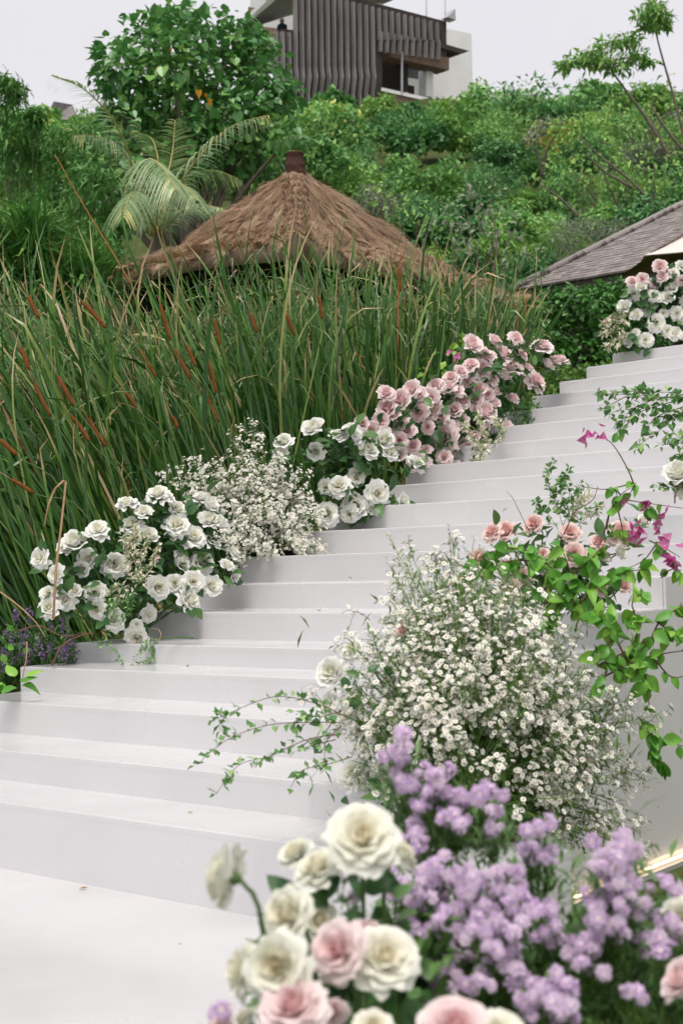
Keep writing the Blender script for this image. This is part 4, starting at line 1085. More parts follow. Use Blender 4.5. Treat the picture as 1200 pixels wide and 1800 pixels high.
# ------------------------------------------------------------------ flowers: templates
def petal_grid(s, ang, nu, nv, R, ruffle):
    """one rose petal; s = 0 innermost .. 1 outermost"""
    length = .37 + .13 * s + R.normal() * .012; half = 1.45 - .80 * s ** .8
    tilt = math.radians(-6 + 77 * s ** 1.1 + R.normal() * 5); curl = math.radians(14 + 52 * s ** 1.2 + R.normal() * 12)
    a0 = math.radians(70 + 15 * s)
    vs = np.linspace(0, 1, nv) ** .85; us = np.linspace(-1, 1, nu)
    rr = .012 + .03 * s; h = -.06 * s; prof = []
    pv = 0.0
    for i, v in enumerate(vs):
        mid = (v + pv) / 2; st = (v - pv) * length; pv = v
        if mid < .26: a = a0 + (tilt - a0) * (mid / .26)
        else: a = tilt + curl * ((mid - .26) / .74) ** 2.4
        rr += math.sin(a) * st; h += math.cos(a) * st
        prof.append((rr, h))
    V = []
    ph = R.uniform(0, 6.28); roll = R.uniform(.5, 1.3); tipp = R.uniform(.0, .03) * (s > .35)
    for i, v in enumerate(vs):
        r_, z_ = prof[i]
        g = (v * 1.05 + .12) ** .5 * math.sqrt(max(.05, 1 - max(0, (v - .5) / .56) ** 2.4))
        for u in us:
            da = u * half * g
            e = u * u * v * v
            r2 = r_ + (.055 * s * roll) * e - .10 * (1 - s) * .25 * e
            z2 = z_ - .045 * s * roll * e + tipp * (1 - min(1, abs(u) * 1.6)) * v ** 4
            r2 += tipp * .7 * (1 - min(1, abs(u) * 1.6)) * v ** 4
            z2 += ruffle * math.sin(3.4 * u + ph) * v ** 3; r2 += ruffle * .8 * math.cos(4.3 * u + ph * 1.7) * v ** 3
            r2 *= 1 + .10 * math.sin(ang * 3) * (1 - s) 
            V.append((r2 * math.cos(ang + da), r2 * math.sin(ang + da), z2))
    f = [(i * nu + j, i * nu + j + 1, (i + 1) * nu + j + 1, (i + 1) * nu + j) for i in range(nv - 1) for j in range(nu - 1)]
    return np.array(V), np.array(f)

def rose_petals(seed, n, nu, nv, openness=1.0, ruffle=.027):
    R = np.random.default_rng(seed); out = []
    for i in range(n):
        s = (i / (n - 1)) ** .85 * openness
        V, f = petal_grid(s, i * 2.39996 + R.normal() * .12, nu, nv, R, ruffle * (.4 + s))
        core = np.full(len(V), (1 - i / (n - 1)) ** 1.3 * .72)
        vv = np.tile(np.linspace(0, 1, nv)[:, None], (1, nu)).ravel()
        core = np.clip(core + (1 - vv) ** 2 * .25, 0, 1)
        out.append((V, f, core))
    rad = max(np.abs(V[:, :2]).max() for V, _, _ in out); zc_ = .12
    return [((V - [0, 0, zc_]) / (2 * rad), f, c) for V, f, c in out]

def rose_mesh(name, seed, mat, n=26, nu=5, nv=6, openness=1.0):
    mb = MB(); cs = []
    for V, f, c in rose_petals(seed, n, nu, nv, openness): mb.add(V, f); cs.append(c)
    V, Fs = mb.get(); return mk_mesh(name, V, Fs, mat, {'core': np.concatenate(cs)}, True)
ROSE = {c: [rose_mesh('rose_' + c, 20 + 7 * k + q * 31, M['rose_' + c], (28, 24, 32, 20, 26, 30, 22)[k], 7, 6, (1.0, .82, .93, .60, 1.05, .74, .97)[k]) for k in range(7)] for q, c in enumerate(('white', 'pink', 'blush'))}

def frame_to(z, roll):
    """rotation whose z axis is z"""
    z = unit(z); q = Vector(z).to_track_quat('Z', 'Y').to_matrix() @ Matrix.Rotation(roll, 3, 'Z')
    return q.to_4x4()

calyx_pts = []
def calyx_mesh():
    V = []; f = []
    n = 8
    for i, (r, z) in enumerate(((.02, -.26), (.07, -.22), (.10, -.16), (.07, -.10))):
        for j in range(n): V.append((r * math.cos(j * 2 * math.pi / n), r * math.sin(j * 2 * math.pi / n), z))
    f = [(i * n + j, i * n + (j + 1) % n, (i + 1) * n + (j + 1) % n, (i + 1) * n + j) for i in range(3) for j in range(n)]
    m0 = len(V); tris = []
    for j in range(5):
        a = j * 2 * math.pi / 5
        V += [(.09 * math.cos(a - .3), .09 * math.sin(a - .3), -.16), (.09 * math.cos(a + .3), .09 * math.sin(a + .3), -.16), (.26 * math.cos(a), .26 * math.sin(a), -.14)]
        tris.append((m0 + j * 3, m0 + j * 3 + 1, m0 + j * 3 + 2))
    return mk_mesh('calyx', np.array(V), [np.array(f), np.array(tris)], M['stem'])
CALYX = calyx_mesh()

def leaf_grid_mesh(name, mat, w=.55, droop=.15, fold=.12, nv=7, serr=0.0, tipy=1.0):
    vs = np.linspace(0, 1, nv); V = []; a = []
    for v in vs:
        ww = w * .5 * math.sin(math.pi * min(1, (v * .96 + .02)) ** .75) ** .9 * (1.0 if v < .999 else .05)
        for u in (-1, -.5, 0, .5, 1):
            V.append((u * ww, v * tipy, fold * abs(u) * ww * 2 - droop * v ** 2 + .015 * math.sin(9 * v + u * 2)))
            a.append(.35 + (.2 if u == 0 else 0))
    f = [(i * 5 + j, i * 5 + j + 1, (i + 1) * 5 + j + 1, (i + 1) * 5 + j) for i in range(nv - 1) for j in range(4)]
    return mk_mesh(name, np.array(V), np.array(f), mat, {'rnd': np.array(a) * 0 + .05}, True)
RLEAF = [leaf_grid_mesh('rose_leaf', M['roseleaf'], .62, d, fo) for d, fo in ((.10, .15), (.28, .1), (.02, .25), (.4, .05))]
VLEAF = [leaf_grid_mesh('vine_leaf', M['vineleaf'], .66, d, fo) for d, fo in ((.12, .18), (.35, .1), (.55, .22), (.05, .32), (-.15, .4), (.75, .3), (.3, -.15))]

def put_leaf(parent, meshes, loc, d, size, up=None):
    R = orient([d], None, [up if up is not None else np.array([0, 0, 1.0])])[0]
    mw = Matrix(R.tolist()).to_4x4(); mw = Matrix.Translation(Vector(np.asarray(loc) - world_loc(parent))) @ mw @ Matrix.Scale(size, 4)
    return link('leaf', meshes[rng.integers(len(meshes))], parent, mw)

def put_rose(parent, loc, z, dia, mesh, base, name='rose', stem=True):
    base = np.asarray(base, float)
    mw = Matrix.Translation(Vector(loc - world_loc(parent))) @ frame_to(z, rng.uniform(0, 6.28)) @ Matrix.Scale(dia, 4)
    o = link(name, mesh, parent, mw)
    link('calyx', CALYX, o, Matrix.Identity(4))
    if stem:
        z = unit(z); st_ = loc - z * dia * .22; e = base + rvec(1)[0] * .04; ln = np.linalg.norm(e - st_)
        c = curve([st_, st_ - z * min(.08, ln * .3), st_ + (e - st_) * .6 + rvec(1)[0] * .015, e], 8)
        V, f = tube(c, .0028, 5)
        so = link('stem', mk_mesh('stem', V - world_loc(parent), f, M['stem']), o)
        so.matrix_parent_inverse = mw.inverted()
    return o

def bouquet(name, label, base, centre, roses, D_of, mats, leaves=60, foliage=240, leaf_size=.055, cam_pull=.45, ctr_r=(.3, .3, .25), cat='flower arrangement', out_bias=1.0):
    """roses: (px, py, diameter px, colour)"""
    base = np.asarray(base, float); t = tag(empty(name, base), label, cat)
    locs = []
    tocam = -FW
    for q in roses:
        x, y, dpx, colr = q[:4]; dpx = dpx * rng.uniform(.85, 1.12)
        D = D_of(x, y) - rng.uniform(0, .08) + (q[4] if len(q) > 4 else 0)
        p = P1(x, y, D); locs.append(p)
        out = p - centre
        z = unit(unit(out) * out_bias + tocam * cam_pull + np.array([0, 0, .45]) + rvec(1)[0] * .55)
        put_rose(t, p, z, dpx * D / F * 1.28, ROSE[colr][rng.integers(7)], base + (p - base) * .1)
    locs = np.array(locs)
    # leaves between and under the blooms
    for i in range(leaves):
        p = locs[rng.integers(len(locs))]; out = unit(p - centre)
        q = p - out * rng.uniform(.02, .08) + rvec(1)[0] * rng.uniform(.02, .09) - np.array([0, 0, .02])
        d = unit(out * .7 + rvec(1)[0] * .8 + np.array([0, 0, -.15]))
        put_leaf(t, RLEAF, q, d, leaf_size * rng.uniform(.7, 1.25), unit(out * .5 + tocam * .5 + np.array([0, 0, .7]) + rvec(1)[0] * .4))
    mb = MB(); n = foliage
    w = rng.dirichlet(np.ones(3) * .6, n); idx = rng.integers(0, len(locs), (n, 3))
    pos = (locs[idx] * w[:, :, None]).sum(1); pos = pos + (centre - pos) * rng.uniform(.05, .75, (n, 1)) - unit(tocam)[None] * -0.0 + rvec(n) * .05
    d = unit(rvec(n) + unit(pos - centre) * .5 - FW * .3)
    v, f, a = scatter(LEAF[0], LEAF[1], orient(d, rng.normal(size=n) * .8), leaf_size * rng.uniform(.7, 1.2, n), pos); mb.add(v, f, a * .6)
    mb.build('foliage', M['roseleaf'], t, smooth=False, kind='stuff')
    return t

# tiny daisies: an aster head
def daisy_t(n=9, w=.16):
    V = []; Fq = []
    for i in range(n):
        a = i * 2 * math.pi / n + rng.normal() * .06; c, s_ = math.cos(a), math.sin(a); cw, sw = -s_ * w, c * w
        L1 = .5 * rng.uniform(.86, 1.06)
        b = len(V)
        V += [(.10 * c - cw * .5, .10 * s_ - sw * .5, 0), (.10 * c + cw * .5, .10 * s_ + sw * .5, 0), (L1 * .7 * c + cw, L1 * .7 * s_ + sw, .05), (L1 * c, L1 * s_, .035), (L1 * .7 * c - cw, L1 * .7 * s_ - sw, .05)]
        Fq.append((b, b + 1, b + 2, b + 3, b + 4))
    b = len(V); m_ = 7
    V += [(.15 * math.cos(j * 2 * math.pi / m_), .15 * math.sin(j * 2 * math.pi / m_), .02) for j in range(m_)] + [(0, 0, .10)]
    tr = [(b + j, b + (j + 1) % m_, b + m_) for j in range(m_)]
    return np.array(V, float), [np.array(Fq), np.array(tr)], [0] * n + [1] * m_
DV, DF, DMI = daisy_t()
DAISY = mk_mesh('daisy', DV, DF, [M['aster'], M['asterin']], {'rnd': np.full(len(DV), .3)}, False, DMI)
def puff_t(layers=((.50, .0, 20), (.43, .09, 17), (.33, .16, 13), (.2, .2, 8))):
    V = []; Fq = []
    for R_, z_, n in layers:
        for i in range(n):
            a = i * 2 * math.pi / n + rng.normal() * .1; L1 = R_ * rng.uniform(.85, 1.1); w = .045; c, s_ = math.cos(a), math.sin(a); cw, sw = -s_ * w, c * w; b = len(V)
            zt = z_ + rng.normal() * .03
            V += [(.08 * c - cw * .4, .08 * s_ - sw * .4, z_ * .4), (.08 * c + cw * .4, .08 * s_ + sw * .4, z_ * .4), (L1 * .8 * c + cw, L1 * .8 * s_ + sw, zt + .05), (L1 * c, L1 * s_, zt), (L1 * .8 * c - cw, L1 * .8 * s_ - sw, zt + .05)]
            Fq.append((b, b + 1, b + 2, b + 3, b + 4))
    nq = len(Fq); b = len(V); m_ = 7
    V += [(.13 * math.cos(j * 2 * math.pi / m_), .13 * math.sin(j * 2 * math.pi / m_), .13) for j in range(m_)] + [(0, 0, .2)]
    tr = [(b + j, b + (j + 1) % m_, b + m_) for j in range(m_)]
    # green cup below
    b2 = len(V); V += [(.16 * math.cos(j * 2 * math.pi / 6), .16 * math.sin(j * 2 * math.pi / 6), 0) for j in range(6)] + [(0, 0, -.28)]
    tr += [(b2 + (j + 1) % 6, b2 + j, b2 + 6) for j in range(6)]
    return np.array(V, float), [np.array(Fq), np.array(tr)], [0] * nq + [1] * m_ + [2] * 6
PUFF = []
for q in range(3):
    V, f, mi_ = puff_t(); PUFF.append(mk_mesh('puff', V, f, [M['purple'], M['purplein'], M['stem']], {'rnd': np.clip(rng.normal(.3, .12, len(V)), 0, 1)}, False, mi_))

def aster_bush(name, label, base, sprays, daisy_size, single, mat_stem=None, twigs=9, heads=4, needles=14, cat='flower arrangement', spread=.11, blooms=1.0):
    """sprays: tip points; each spray is a stem with side twigs that end in daisies"""
    base = np.asarray(base, float); t = tag(empty(name, base), label, cat)
    st = MB(); nd = MB(); dl = []; dn = []
    for tip in sprays:
        tip = np.asarray(tip, float); b = base + np.array([rng.normal() * .05, rng.normal() * .05, 0]); L = np.linalg.norm(tip - b)
        mid = b + (tip - b) * .5 + np.array([0, 0, .12 * L]) + rvec(1)[0] * .05 * L
        c = curve([b, mid, tip], 16); st.add(*tube(c, np.linspace(.0032, .0009, 16), 4), rng.random())
        tn = unit(np.gradient(c, axis=0))
        for k in range(twigs):
            i = int(rng.uniform(7, 15.99)); p = c[i]
            d = unit(tn[i] + rvec(1)[0] * .75); ln = spread * rng.uniform(.45, 1.1) * (1.25 - i / 24)
            e = p + d * ln; st.add(*tube(curve([p, p + d * ln * .5 + np.array([0, 0, .01]), e], 4), np.array([.0012, .0011, .0009, .0007]), 3), rng.random())
            for h in range(rng.poisson(heads * blooms)):
                ed = unit(d + rvec(1)[0] * .8); q = p + d * ln * rng.uniform(.55, 1) + ed * rng.uniform(.01, .032)
                dl.append(q); dn.append(unit(ed * .7 + np.array([0, 0, .45]) - FW * .35 + rvec(1)[0] * .35))
                st.add(*tube(np.array([e, q]), .0006, 3), rng.random())
        n = needles
        i = rng.integers(4, 16, n); p = c[i] + rvec(n) * .010
        v, f, a = scatter(*leaf_t(.13, .01, .15), orient(unit(tn[i] + rvec(n) * .9)), rng.uniform(.018, .045, n), p); nd.add(v, f, a)
    st.build('stems', M['asterstem'], t, kind='stuff'); nd.build('needles', M['asterstem'], t, smooth=False, kind='stuff')
    dl = np.array(dl); dn = np.array(dn)
    # the ones nearest the viewer singly, the rest as a mass
    depth = (dl - CAM) @ FW; order = np.argsort(depth - .3 * rng.random(len(depth)))
    one, rest = order[:single], order[single:]
    for i in one:
        mw = Matrix.Translation(Vector(dl[i] - base)) @ frame_to(dn[i], rng.uniform(0, 6.28)) @ Matrix.Scale(daisy_size * rng.uniform(.75, 1.15), 4)
        link('daisy', DAISY, t, mw)
    if len(rest):
        k = len(rest); z = dn[rest]; R = orient(unit(np.cross(z, rvec(k))), None, z)
        V, Fs, a = scatter(DV, DF, R, daisy_size * rng.uniform(.7, 1.15, k), dl[rest])
        mi_ = np.concatenate([np.tile(np.array(DMI[:9]), k), np.tile(np.array(DMI[9:]), k)])
        o = part('blossoms', V, Fs, [M['aster'], M['asterin']], t, {'rnd': a}, smooth=False, kind='stuff', mi=mi_)
    return t

def spray_leaves(parent, paths, D, size, mat, r=.002, step=.016, tmpl=LEAF_R, name='sprig', stem_mat=None, cluster=1, spread=.6, a0=0., a1=1., gap0=.15):
    """leafy sprigs along pixel paths; each sprig is one stem with its small leaves"""
    for pts in paths:
        w = [P1(q[0], q[1], D + (q[2] if len(q) > 2 else 0)) for q in pts]
        L = sum(np.linalg.norm(np.subtract(w[i + 1], w[i])) for i in range(len(w) - 1)); n = max(6, int(L / step)); c = curve(w, n)
        V, f = tube(c, np.linspace(r, r * .4, n), 4); s = part(name, V, f, stem_mat or M['stem'], parent)
        k = int(n * cluster); i = np.minimum((gap0 * n + (1 - gap0) * n * rng.random(k)).astype(int), n - 1); tn = unit(np.gradient(c, axis=0))
        d = unit(tn[i] * .5 + rvec(k) * spread + np.array([0, 0, -.1]))
        V, Fs, a = scatter(tmpl[0], tmpl[1], orient(d, rng.normal(size=k) * .5), size * rng.uniform(.6, 1.25, k), c[i] + d * size * .15)
        o = link('leaves', mk_mesh('leaves', V - world_loc(parent), Fs, mat, {'rnd': a0 + (a1 - a0) * a}, False), s); o['kind'] = 'stuff'

# ------------------------------------------------------------------ arrangement 1: white roses low on the left
def cr3(rows, c): return [(x / 2, 500 + y / 2, d / 2, c) for x, y, d in rows]
w1 = cr3([(140, 960, 82), (265, 910, 92), (245, 925, 70), (345, 860, 84), (447, 767, 78), (505, 800, 66), (460, 845, 82), (405, 985, 82), (620, 845, 86), (555, 735, 76), (585, 750, 70), (625, 790, 72), (710, 750, 74), (735, 775, 70), (735, 830, 86), (680, 888, 80), (748, 905, 70), (775, 840, 64), (820, 940, 74), (712, 978, 76), (630, 975, 64), (680, 1045, 72), (745, 1060, 74), (668, 1112, 84), (615, 1050, 64), (555, 1065, 76), (172, 1135, 74), (230, 1105, 88), (170, 1085, 60), (265, 1078, 60), (335, 1085, 80), (340, 1142, 74), (398, 1178, 76), (525, 1160, 66), (482, 1240, 74), (480, 1198, 50), (200, 1020, 66), (310, 965, 66), (825, 1020, 62), (520, 885, 72), (470, 905, 50), (290, 1000, 50), (800, 985, 50)], 'white')
d1 = lambda x, y: 6.72 + .0016 * (x - 220) + .0006 * (1000 - y)
b1 = P1(215, 1120, 6.95)
c1 = P1(225, 1010, 7.05)
A1 = bouquet('rose_arrangement', 'white roses massed at the lower end of the steps by the reeds', b1, c1, w1, d1, None, 140, 520, .078)
spray_leaves(A1, [[(235, 1040), (225, 980), (215, 940)], [(240, 1040), (250, 985), (262, 945)], [(245, 1040), (268, 990), (280, 960)], [(240, 1050), (215, 1030), (195, 1040)], [(230, 1060), (210, 1050), (200, 1075)], [(250, 1030), (235, 960), (240, 925)], [(245, 1000), (225, 960), (250, 940)]], 6.55, .026, M['varieg'], .0012, .010, LEAF, cluster=5, spread=1.4)
spray_leaves(A1, [[(185, 1100), (192, 1130), (205, 1150), (215, 1165)], [(195, 1105), (180, 1125), (176, 1135)], [(262, 1120), (250, 1140), (235, 1165)], [(265, 1118), (280, 1135), (285, 1160)], [(262, 1125), (268, 1150), (258, 1168)], [(255, 1130), (270, 1150), (296, 1146)], [(240, 1165), (262, 1160), (285, 1152)]], 6.45, .022, M['smallleaf'], .0012, .012, LEAF, cluster=2.6, spread=1.2, a0=.3)
spray_leaves(A1, [[(200, 1040), (195, 1060), (205, 1085)], [(215, 1030), (230, 1060), (215, 1090)]], 6.5, .025, M['smallleaf'], .0012, .010, LEAF, cluster=4, spread=1.3)
V, f = tube(curve([P1(268, 1105, 6.5), P1(280, 1108, 6.42), P1(283, 1120, 6.4), P1(276, 1130, 6.42)], 10), .0022, 5); part('tendril', V, f, M['drystalk'], A1)
o = part('fallen_twig', *tube(curve([P1(284, 1122, 6.35), P1(310, 1120, 6.33), P1(340, 1121, 6.3)], 8), .004, 5), M['stem']); tag(o, 'cut green twig lying on the step beside the white roses', 'twig')

# ------------------------------------------------------------------ arrangement 2: white asters behind
tips = []
for (x, y, r, n) in [(455, 775, 20, 4), (400, 800, 30, 7), (360, 815, 25, 6), (320, 840, 25, 6), (300, 835, 12, 3), (440, 830, 40, 10), (400, 850, 40, 10), (480, 830, 30, 8), (510, 850, 35, 9), (540, 870, 25, 7), (455, 880, 45, 12), (500, 900, 40, 10), (420, 905, 40, 9), (400, 940, 30, 7), (470, 940, 40, 9), (520, 940, 30, 7), (545, 960, 18, 4), (425, 970, 22, 5), (470, 975, 20, 4), (530, 900, 30, 6), (350, 850, 30, 6), (445, 755, 12, 2), (560, 905, 12, 3), (555, 960, 8, 2)]:
    for k in range(n):
        tips.append(P1(x + rng.normal() * r * .5, y + rng.normal() * r * .5, 7.75 + rng.normal() * .10 + (y < 830) * .15 - (y > 900) * .18))
aster_bush('aster_arrangement', 'round clump of tiny white asters between two rose arrangements', P1(455, 985, 7.9), tips, .0185, 280, twigs=9, heads=5.4, needles=22, spread=.10)
V, f = box(-5.33, -5.02, SY[7] + .03, SY[7] + .28, SZ[7], SZ[7] + .10)
o = part('dark_planter', P1(470, 975, 7.85) + (V - V.mean(0)) * .8, f, M['dark'], smooth=False); tag(o, 'small dark planter hidden under the white aster clump', 'planter')

# ------------------------------------------------------------------ arrangement 3: white roses beside the pink ones
def cr4(rows, c): return [(500 + .5833 * x, 500 + .5833 * y, d * .5833 * 1.04, c) for x, y, d in rows]
w3 = cr4([(90, 435, 56), (95, 505, 50), (160, 455, 56), (205, 440, 60), (200, 472, 60), (250, 500, 60), (300, 470, 60), (315, 505, 60), (165, 605, 60), (125, 612, 48), (212, 670, 70), (280, 630, 66), (125, 692, 70), (358, 652, 44), (360, 688, 46), (-2, 475, 62), (395, 540, 58), (215, 580, 52), (270, 670, 40), (195, 690, 50), (-10, 510, 44)], 'white')
d3 = lambda x, y: 8.0 + .0012 * (x - 600)
A3 = bouquet('rose_arrangement', 'white roses between the aster clump and the pink roses', P1(615, 920, 8.25), P1(610, 840, 8.35), w3, d3, None, 120, 480, .082)
# ------------------------------------------------------------------ arrangement 4: pink roses
w4 = cr4([(305, 330, 50), (310, 375, 60), (350, 350, 60), (345, 415, 60), (383, 315, 56), (405, 385, 66), (440, 340, 56), (420, 362, 50), (260, 440, 56), (235, 420, 42), (535, 350, 50), (490, 310, 66), (530, 262, 52), (455, 305, 56), (550, 290, 48), (596, 252, 62), (585, 312, 56), (560, 185, 56), (590, 200, 50), (632, 172, 60), (660, 210, 60), (688, 250, 66), (715, 210, 46), (698, 160, 48), (775, 185, 60), (825, 230, 56), (790, 240, 46), (757, 293, 66), (630, 325, 46), (625, 285, 46), (480, 458, 86), (533, 418, 56), (600, 385, 66), (575, 380, 50), (545, 500, 62), (385, 485, 56), (425, 497, 42), (345, 515, 50), (392, 532, 58), (450, 572, 56), (512, 560, 60), (660, 440, 56), (668, 472, 50), (600, 430, 42), (470, 405, 52), (510, 380, 52), (650, 410, 42), (345, 470, 50), (290, 410, 42), (685, 345, 38), (500, 280, 50), (455, 370, 46), (640, 500, 36), (330, 395, 44), (430, 430, 46), (505, 430, 44), (575, 345, 46), (610, 215, 44), (660, 280, 46), (520, 320, 44), (440, 390, 44), (480, 520, 44), (570, 455, 42), (370, 440, 44), (735, 250, 42), (630, 360, 40), (405, 330, 44), (560, 240, 46), (610, 330, 40), (300, 450, 42), (420, 540, 44)], 'pink')
d4 = lambda x, y: 8.55 + .0044 * (x - 690)
A4 = bouquet('rose_arrangement', 'large bank of pink roses climbing the left end of the steps', P1(800, 800, 9.4), P1(805, 730, 9.6), w4, d4, None, 170, 900, .088, out_bias=.7)
spray_leaves(A4, [[(860, 800, -.3), (850, 760, -.3), (840, 730, -.3)], [(860, 800, -.3), (830, 770, -.35), (815, 745, -.3)], [(865, 790, -.3), (880, 760, -.3), (870, 735, -.2)], [(855, 780, -.3), (845, 800, -.35), (848, 820, -.35)], [(845, 770, -.3), (835, 790, -.3), (832, 815, -.3)]], 9.0, .034, M['varieg'], .0016, .012, LEAF, cluster=6, spread=1.5)
spray_leaves(A4, [[(920, 700), (935, 735), (940, 755)], [(910, 690), (920, 725), (930, 770)], [(900, 700), (905, 740), (925, 755)], [(930, 700), (945, 720), (950, 735)], [(840, 790, -.4), (850, 815, -.4), (842, 832, -.4)]], 9.6, .04, M['smallleaf'], .0016, .014, LEAF, cluster=4, spread=1.4)
spray_leaves(A4, [[(760, 670), (745, 640), (755, 625)], [(780, 660), (785, 630), (800, 610)], [(745, 670), (735, 655), (725, 640)], [(800, 640), (805, 615), (815, 600)]], 9.5, .06, M['vineleaf'], .0018, .02, LEAF_R, cluster=1.3, spread=1.2, a0=.3)
def bract_mesh():
    mb = MB()
    for k in range(3):
        d = np.array([math.cos(k * 2.094), math.sin(k * 2.094), .55]); up = np.array([-d[0], -d[1], 1.2])
        v, f, a = scatter(HEART[0] * np.array([.95, 1, 2.2]), HEART[1], orient([unit(d)], None, [up]), np.array([.62]), np.zeros((1, 3)), np.array([.2 + .2 * k])); mb.add(v, f, a)
    V, Fs = mb.get(); return mk_mesh('bract', V, Fs, M['bract'], mb.attr(), False)
BRACT = bract_mesh()
def put_bract(parent, px, py, D, size_px, n=3):
    for k in range(n):
        p = P1(px + rng.normal() * size_px * .28, py + rng.normal() * size_px * .28, D + rng.normal() * .01)
        mw = Matrix.Translation(Vector(p - world_loc(parent))) @ frame_to(unit(rvec(1)[0] * .8 - FW * .5), rng.uniform(0, 6)) @ Matrix.Scale(size_px * D / F * rng.uniform(.5, .85), 4)
        link('bract', BRACT, parent, mw)
put_bract(A4, 799, 628, 9.4, 22, 3)

# ------------------------------------------------------------------ arrangement 5: white and pink roses at the top
def cr6(rows, c): return [(900 + x / 4, 400 + y / 4, d / 4 * 1.04, c) for x, y, d in rows]
w5 = cr6([(1120, 425, 100), (1090, 490, 110), (850, 460, 110), (995, 480, 104), (950, 560, 110), (790, 560, 100), (870, 615, 100), (1155, 600, 110), (1010, 670, 120), (1090, 725, 84), (1140, 745, 100), (935, 790, 100), (815, 790, 92), (1130, 320, 84), (1190, 270, 80), (900, 420, 70), (1230, 520, 100), (1240, 650, 110), (1250, 400, 100), (1060, 600, 80), (1230, 760, 90), (860, 740, 60), (1290, 500, 100), (1300, 640, 100)], 'white') + cr6([(1035, 275, 90), (1050, 345, 82), (1000, 390, 84), (840, 380, 84), (910, 360, 90), (930, 450, 52), (1180, 370, 74), (1260, 300, 90), (1080, 310, 60)], 'pink')
A5 = bouquet('rose_arrangement', 'white and pink roses at the very top of the steps', P1(1170, 600, 11.0), P1(1170, 530, 11.2), w5, lambda x, y: 10.75, None, 85, 420, .085)
spray_leaves(A5, [[(1100, 590), (1075, 575), (1058, 590)], [(1105, 580), (1080, 560), (1060, 570)], [(1110, 570), (1085, 555), (1070, 560)], [(1100, 595), (1080, 595), (1065, 612)], [(1110, 590), (1095, 590), (1085, 605)], [(1120, 560), (1095, 545), (1085, 555)]], 10.7, .045, M['varieg'], .002, .016, LEAF, cluster=5, spread=1.4)
spray_leaves(A5, [[(1110, 600), (1080, 605), (1060, 615)], [(1120, 605), (1090, 610), (1075, 618)], [(1130, 600), (1110, 605), (1095, 612)]], 10.8, .05, M['hedge'], .002, .016, LEAF, cluster=5, spread=1.4)

# ------------------------------------------------------------------ right side: trailing green branches and white roses entering the frame
b10 = np.array([XR - .15, SY[11] + .1, SZ[11]])
A10 = tag(empty('trailing_greenery', b10), 'trailing small leaved green branch reaching in over the upper steps', 'greenery')
pa = [[(1290, 720), (1200, 702), (1120, 695), (1050, 692)], [(1200, 702), (1150, 715), (1110, 730), (1085, 745)], [(1230, 715), (1190, 730), (1160, 755), (1118, 785)], [(1150, 700), (1120, 715), (1075, 725)], [(1290, 735), (1230, 735), (1185, 728), (1140, 745)], [(1100, 697), (1075, 710), (1060, 722)], [(1160, 705), (1130, 690), (1090, 688)], [(1200, 715), (1150, 735), (1128, 770)], [(1120, 735), (1095, 750), (1090, 770)], [(1220, 700), (1180, 690), (1140, 690)], [(1260, 750), (1210, 760), (1165, 768), (1150, 775)], [(1190, 720), (1150, 725), (1120, 750)]]
spray_leaves(A10, pa[:10], 6.3, .040, M['smallleaf'], .0022, .014, LEAF_R, 'sprig', M['twig'], cluster=2.0, spread=1.1)
A10b = tag(empty('trailing_greenery', b10 + np.array([0, -.5, -.2])), 'small leafy sprig at the frame edge below the trailing branch', 'greenery')
spray_leaves(A10b, [[(1290, 800), (1225, 780), (1160, 782)], [(1270, 800), (1220, 795), (1185, 800)], [(1260, 810), (1215, 770), (1175, 772)], [(1250, 820), (1210, 805), (1192, 812)]], 6.1, .036, M['smallleaf'], .002, .012, LEAF_R, 'sprig', M['twig'], cluster=2.2, spread=1.2)
w11 = [(1190, 835, 44, 'white'), (1215, 828, 46, 'white'), (1205, 855, 40, 'white'), (1235, 850, 46, 'white')]
A11 = bouquet('rose_arrangement', 'white roses half out of frame at the right end of the steps', P1(1230, 880, 6.2), P1(1225, 850, 6.3), w11, lambda x, y: 6.1, None, 10, 50, .05)
spray_leaves(A11, [[(1230, 870), (1195, 855), (1170, 858)], [(1230, 865), (1190, 850), (1150, 857)]], 6.0, .028, M['roseleaf'], .0015, .012, LEAF_R, cluster=2, spread=1.2)

# ------------------------------------------------------------------ arrangement 7: blush roses with bougainvillea
def cr2(rows, c, k=1.0): return [(880 + x * .2667, 680 + y * .2667, d * .2667 * k, c) for x, y, d in rows]
w7 = cr2([(30, 955, 150), (-60, 960, 130), (215, 905, 120), (450, 960, 140), (480, 1100, 145), (640, 1025, 120), (790, 960, 150), (310, 1150, 130), (275, 1100, 100), (800, 1305, 140), (140, 1240, 130), (20, 1190, 110), (150, 1330, 110), (-150, 1130, 110), (-250, 1290, 100), (60, 1320, 110), (660, 1330, 90)], 'blush') + cr2([(660, 1120, 110), (780, 1090, 100), (940, 890, 86), (120, 1400, 120), (30, 1420, 120), (350, 1180, 90)], 'white')
A7 = bouquet('rose_arrangement', 'blush roses behind the big aster bush on the right of the steps', P1(960, 1075, 5.35), P1(965, 1010, 5.45), w7, lambda x, y: 5.2, None, 90, 320, .056)
spray_leaves(A7, [[(990, 930), (975, 880), (960, 835), (975, 810)], [(1000, 920), (985, 860), (1000, 820)], [(985, 930), (1010, 880), (1020, 850)], [(980, 930), (960, 900), (940, 880)], [(1000, 930), (1030, 900), (1050, 890)], [(995, 910), (970, 870), (990, 840)], [(985, 900), (1000, 870), (990, 835)], [(960, 935), (945, 905), (950, 890)]], 5.25, .024, M['smallleaf'], .0012, .010, LEAF_R, cluster=2.6, spread=1.2, a0=.2)
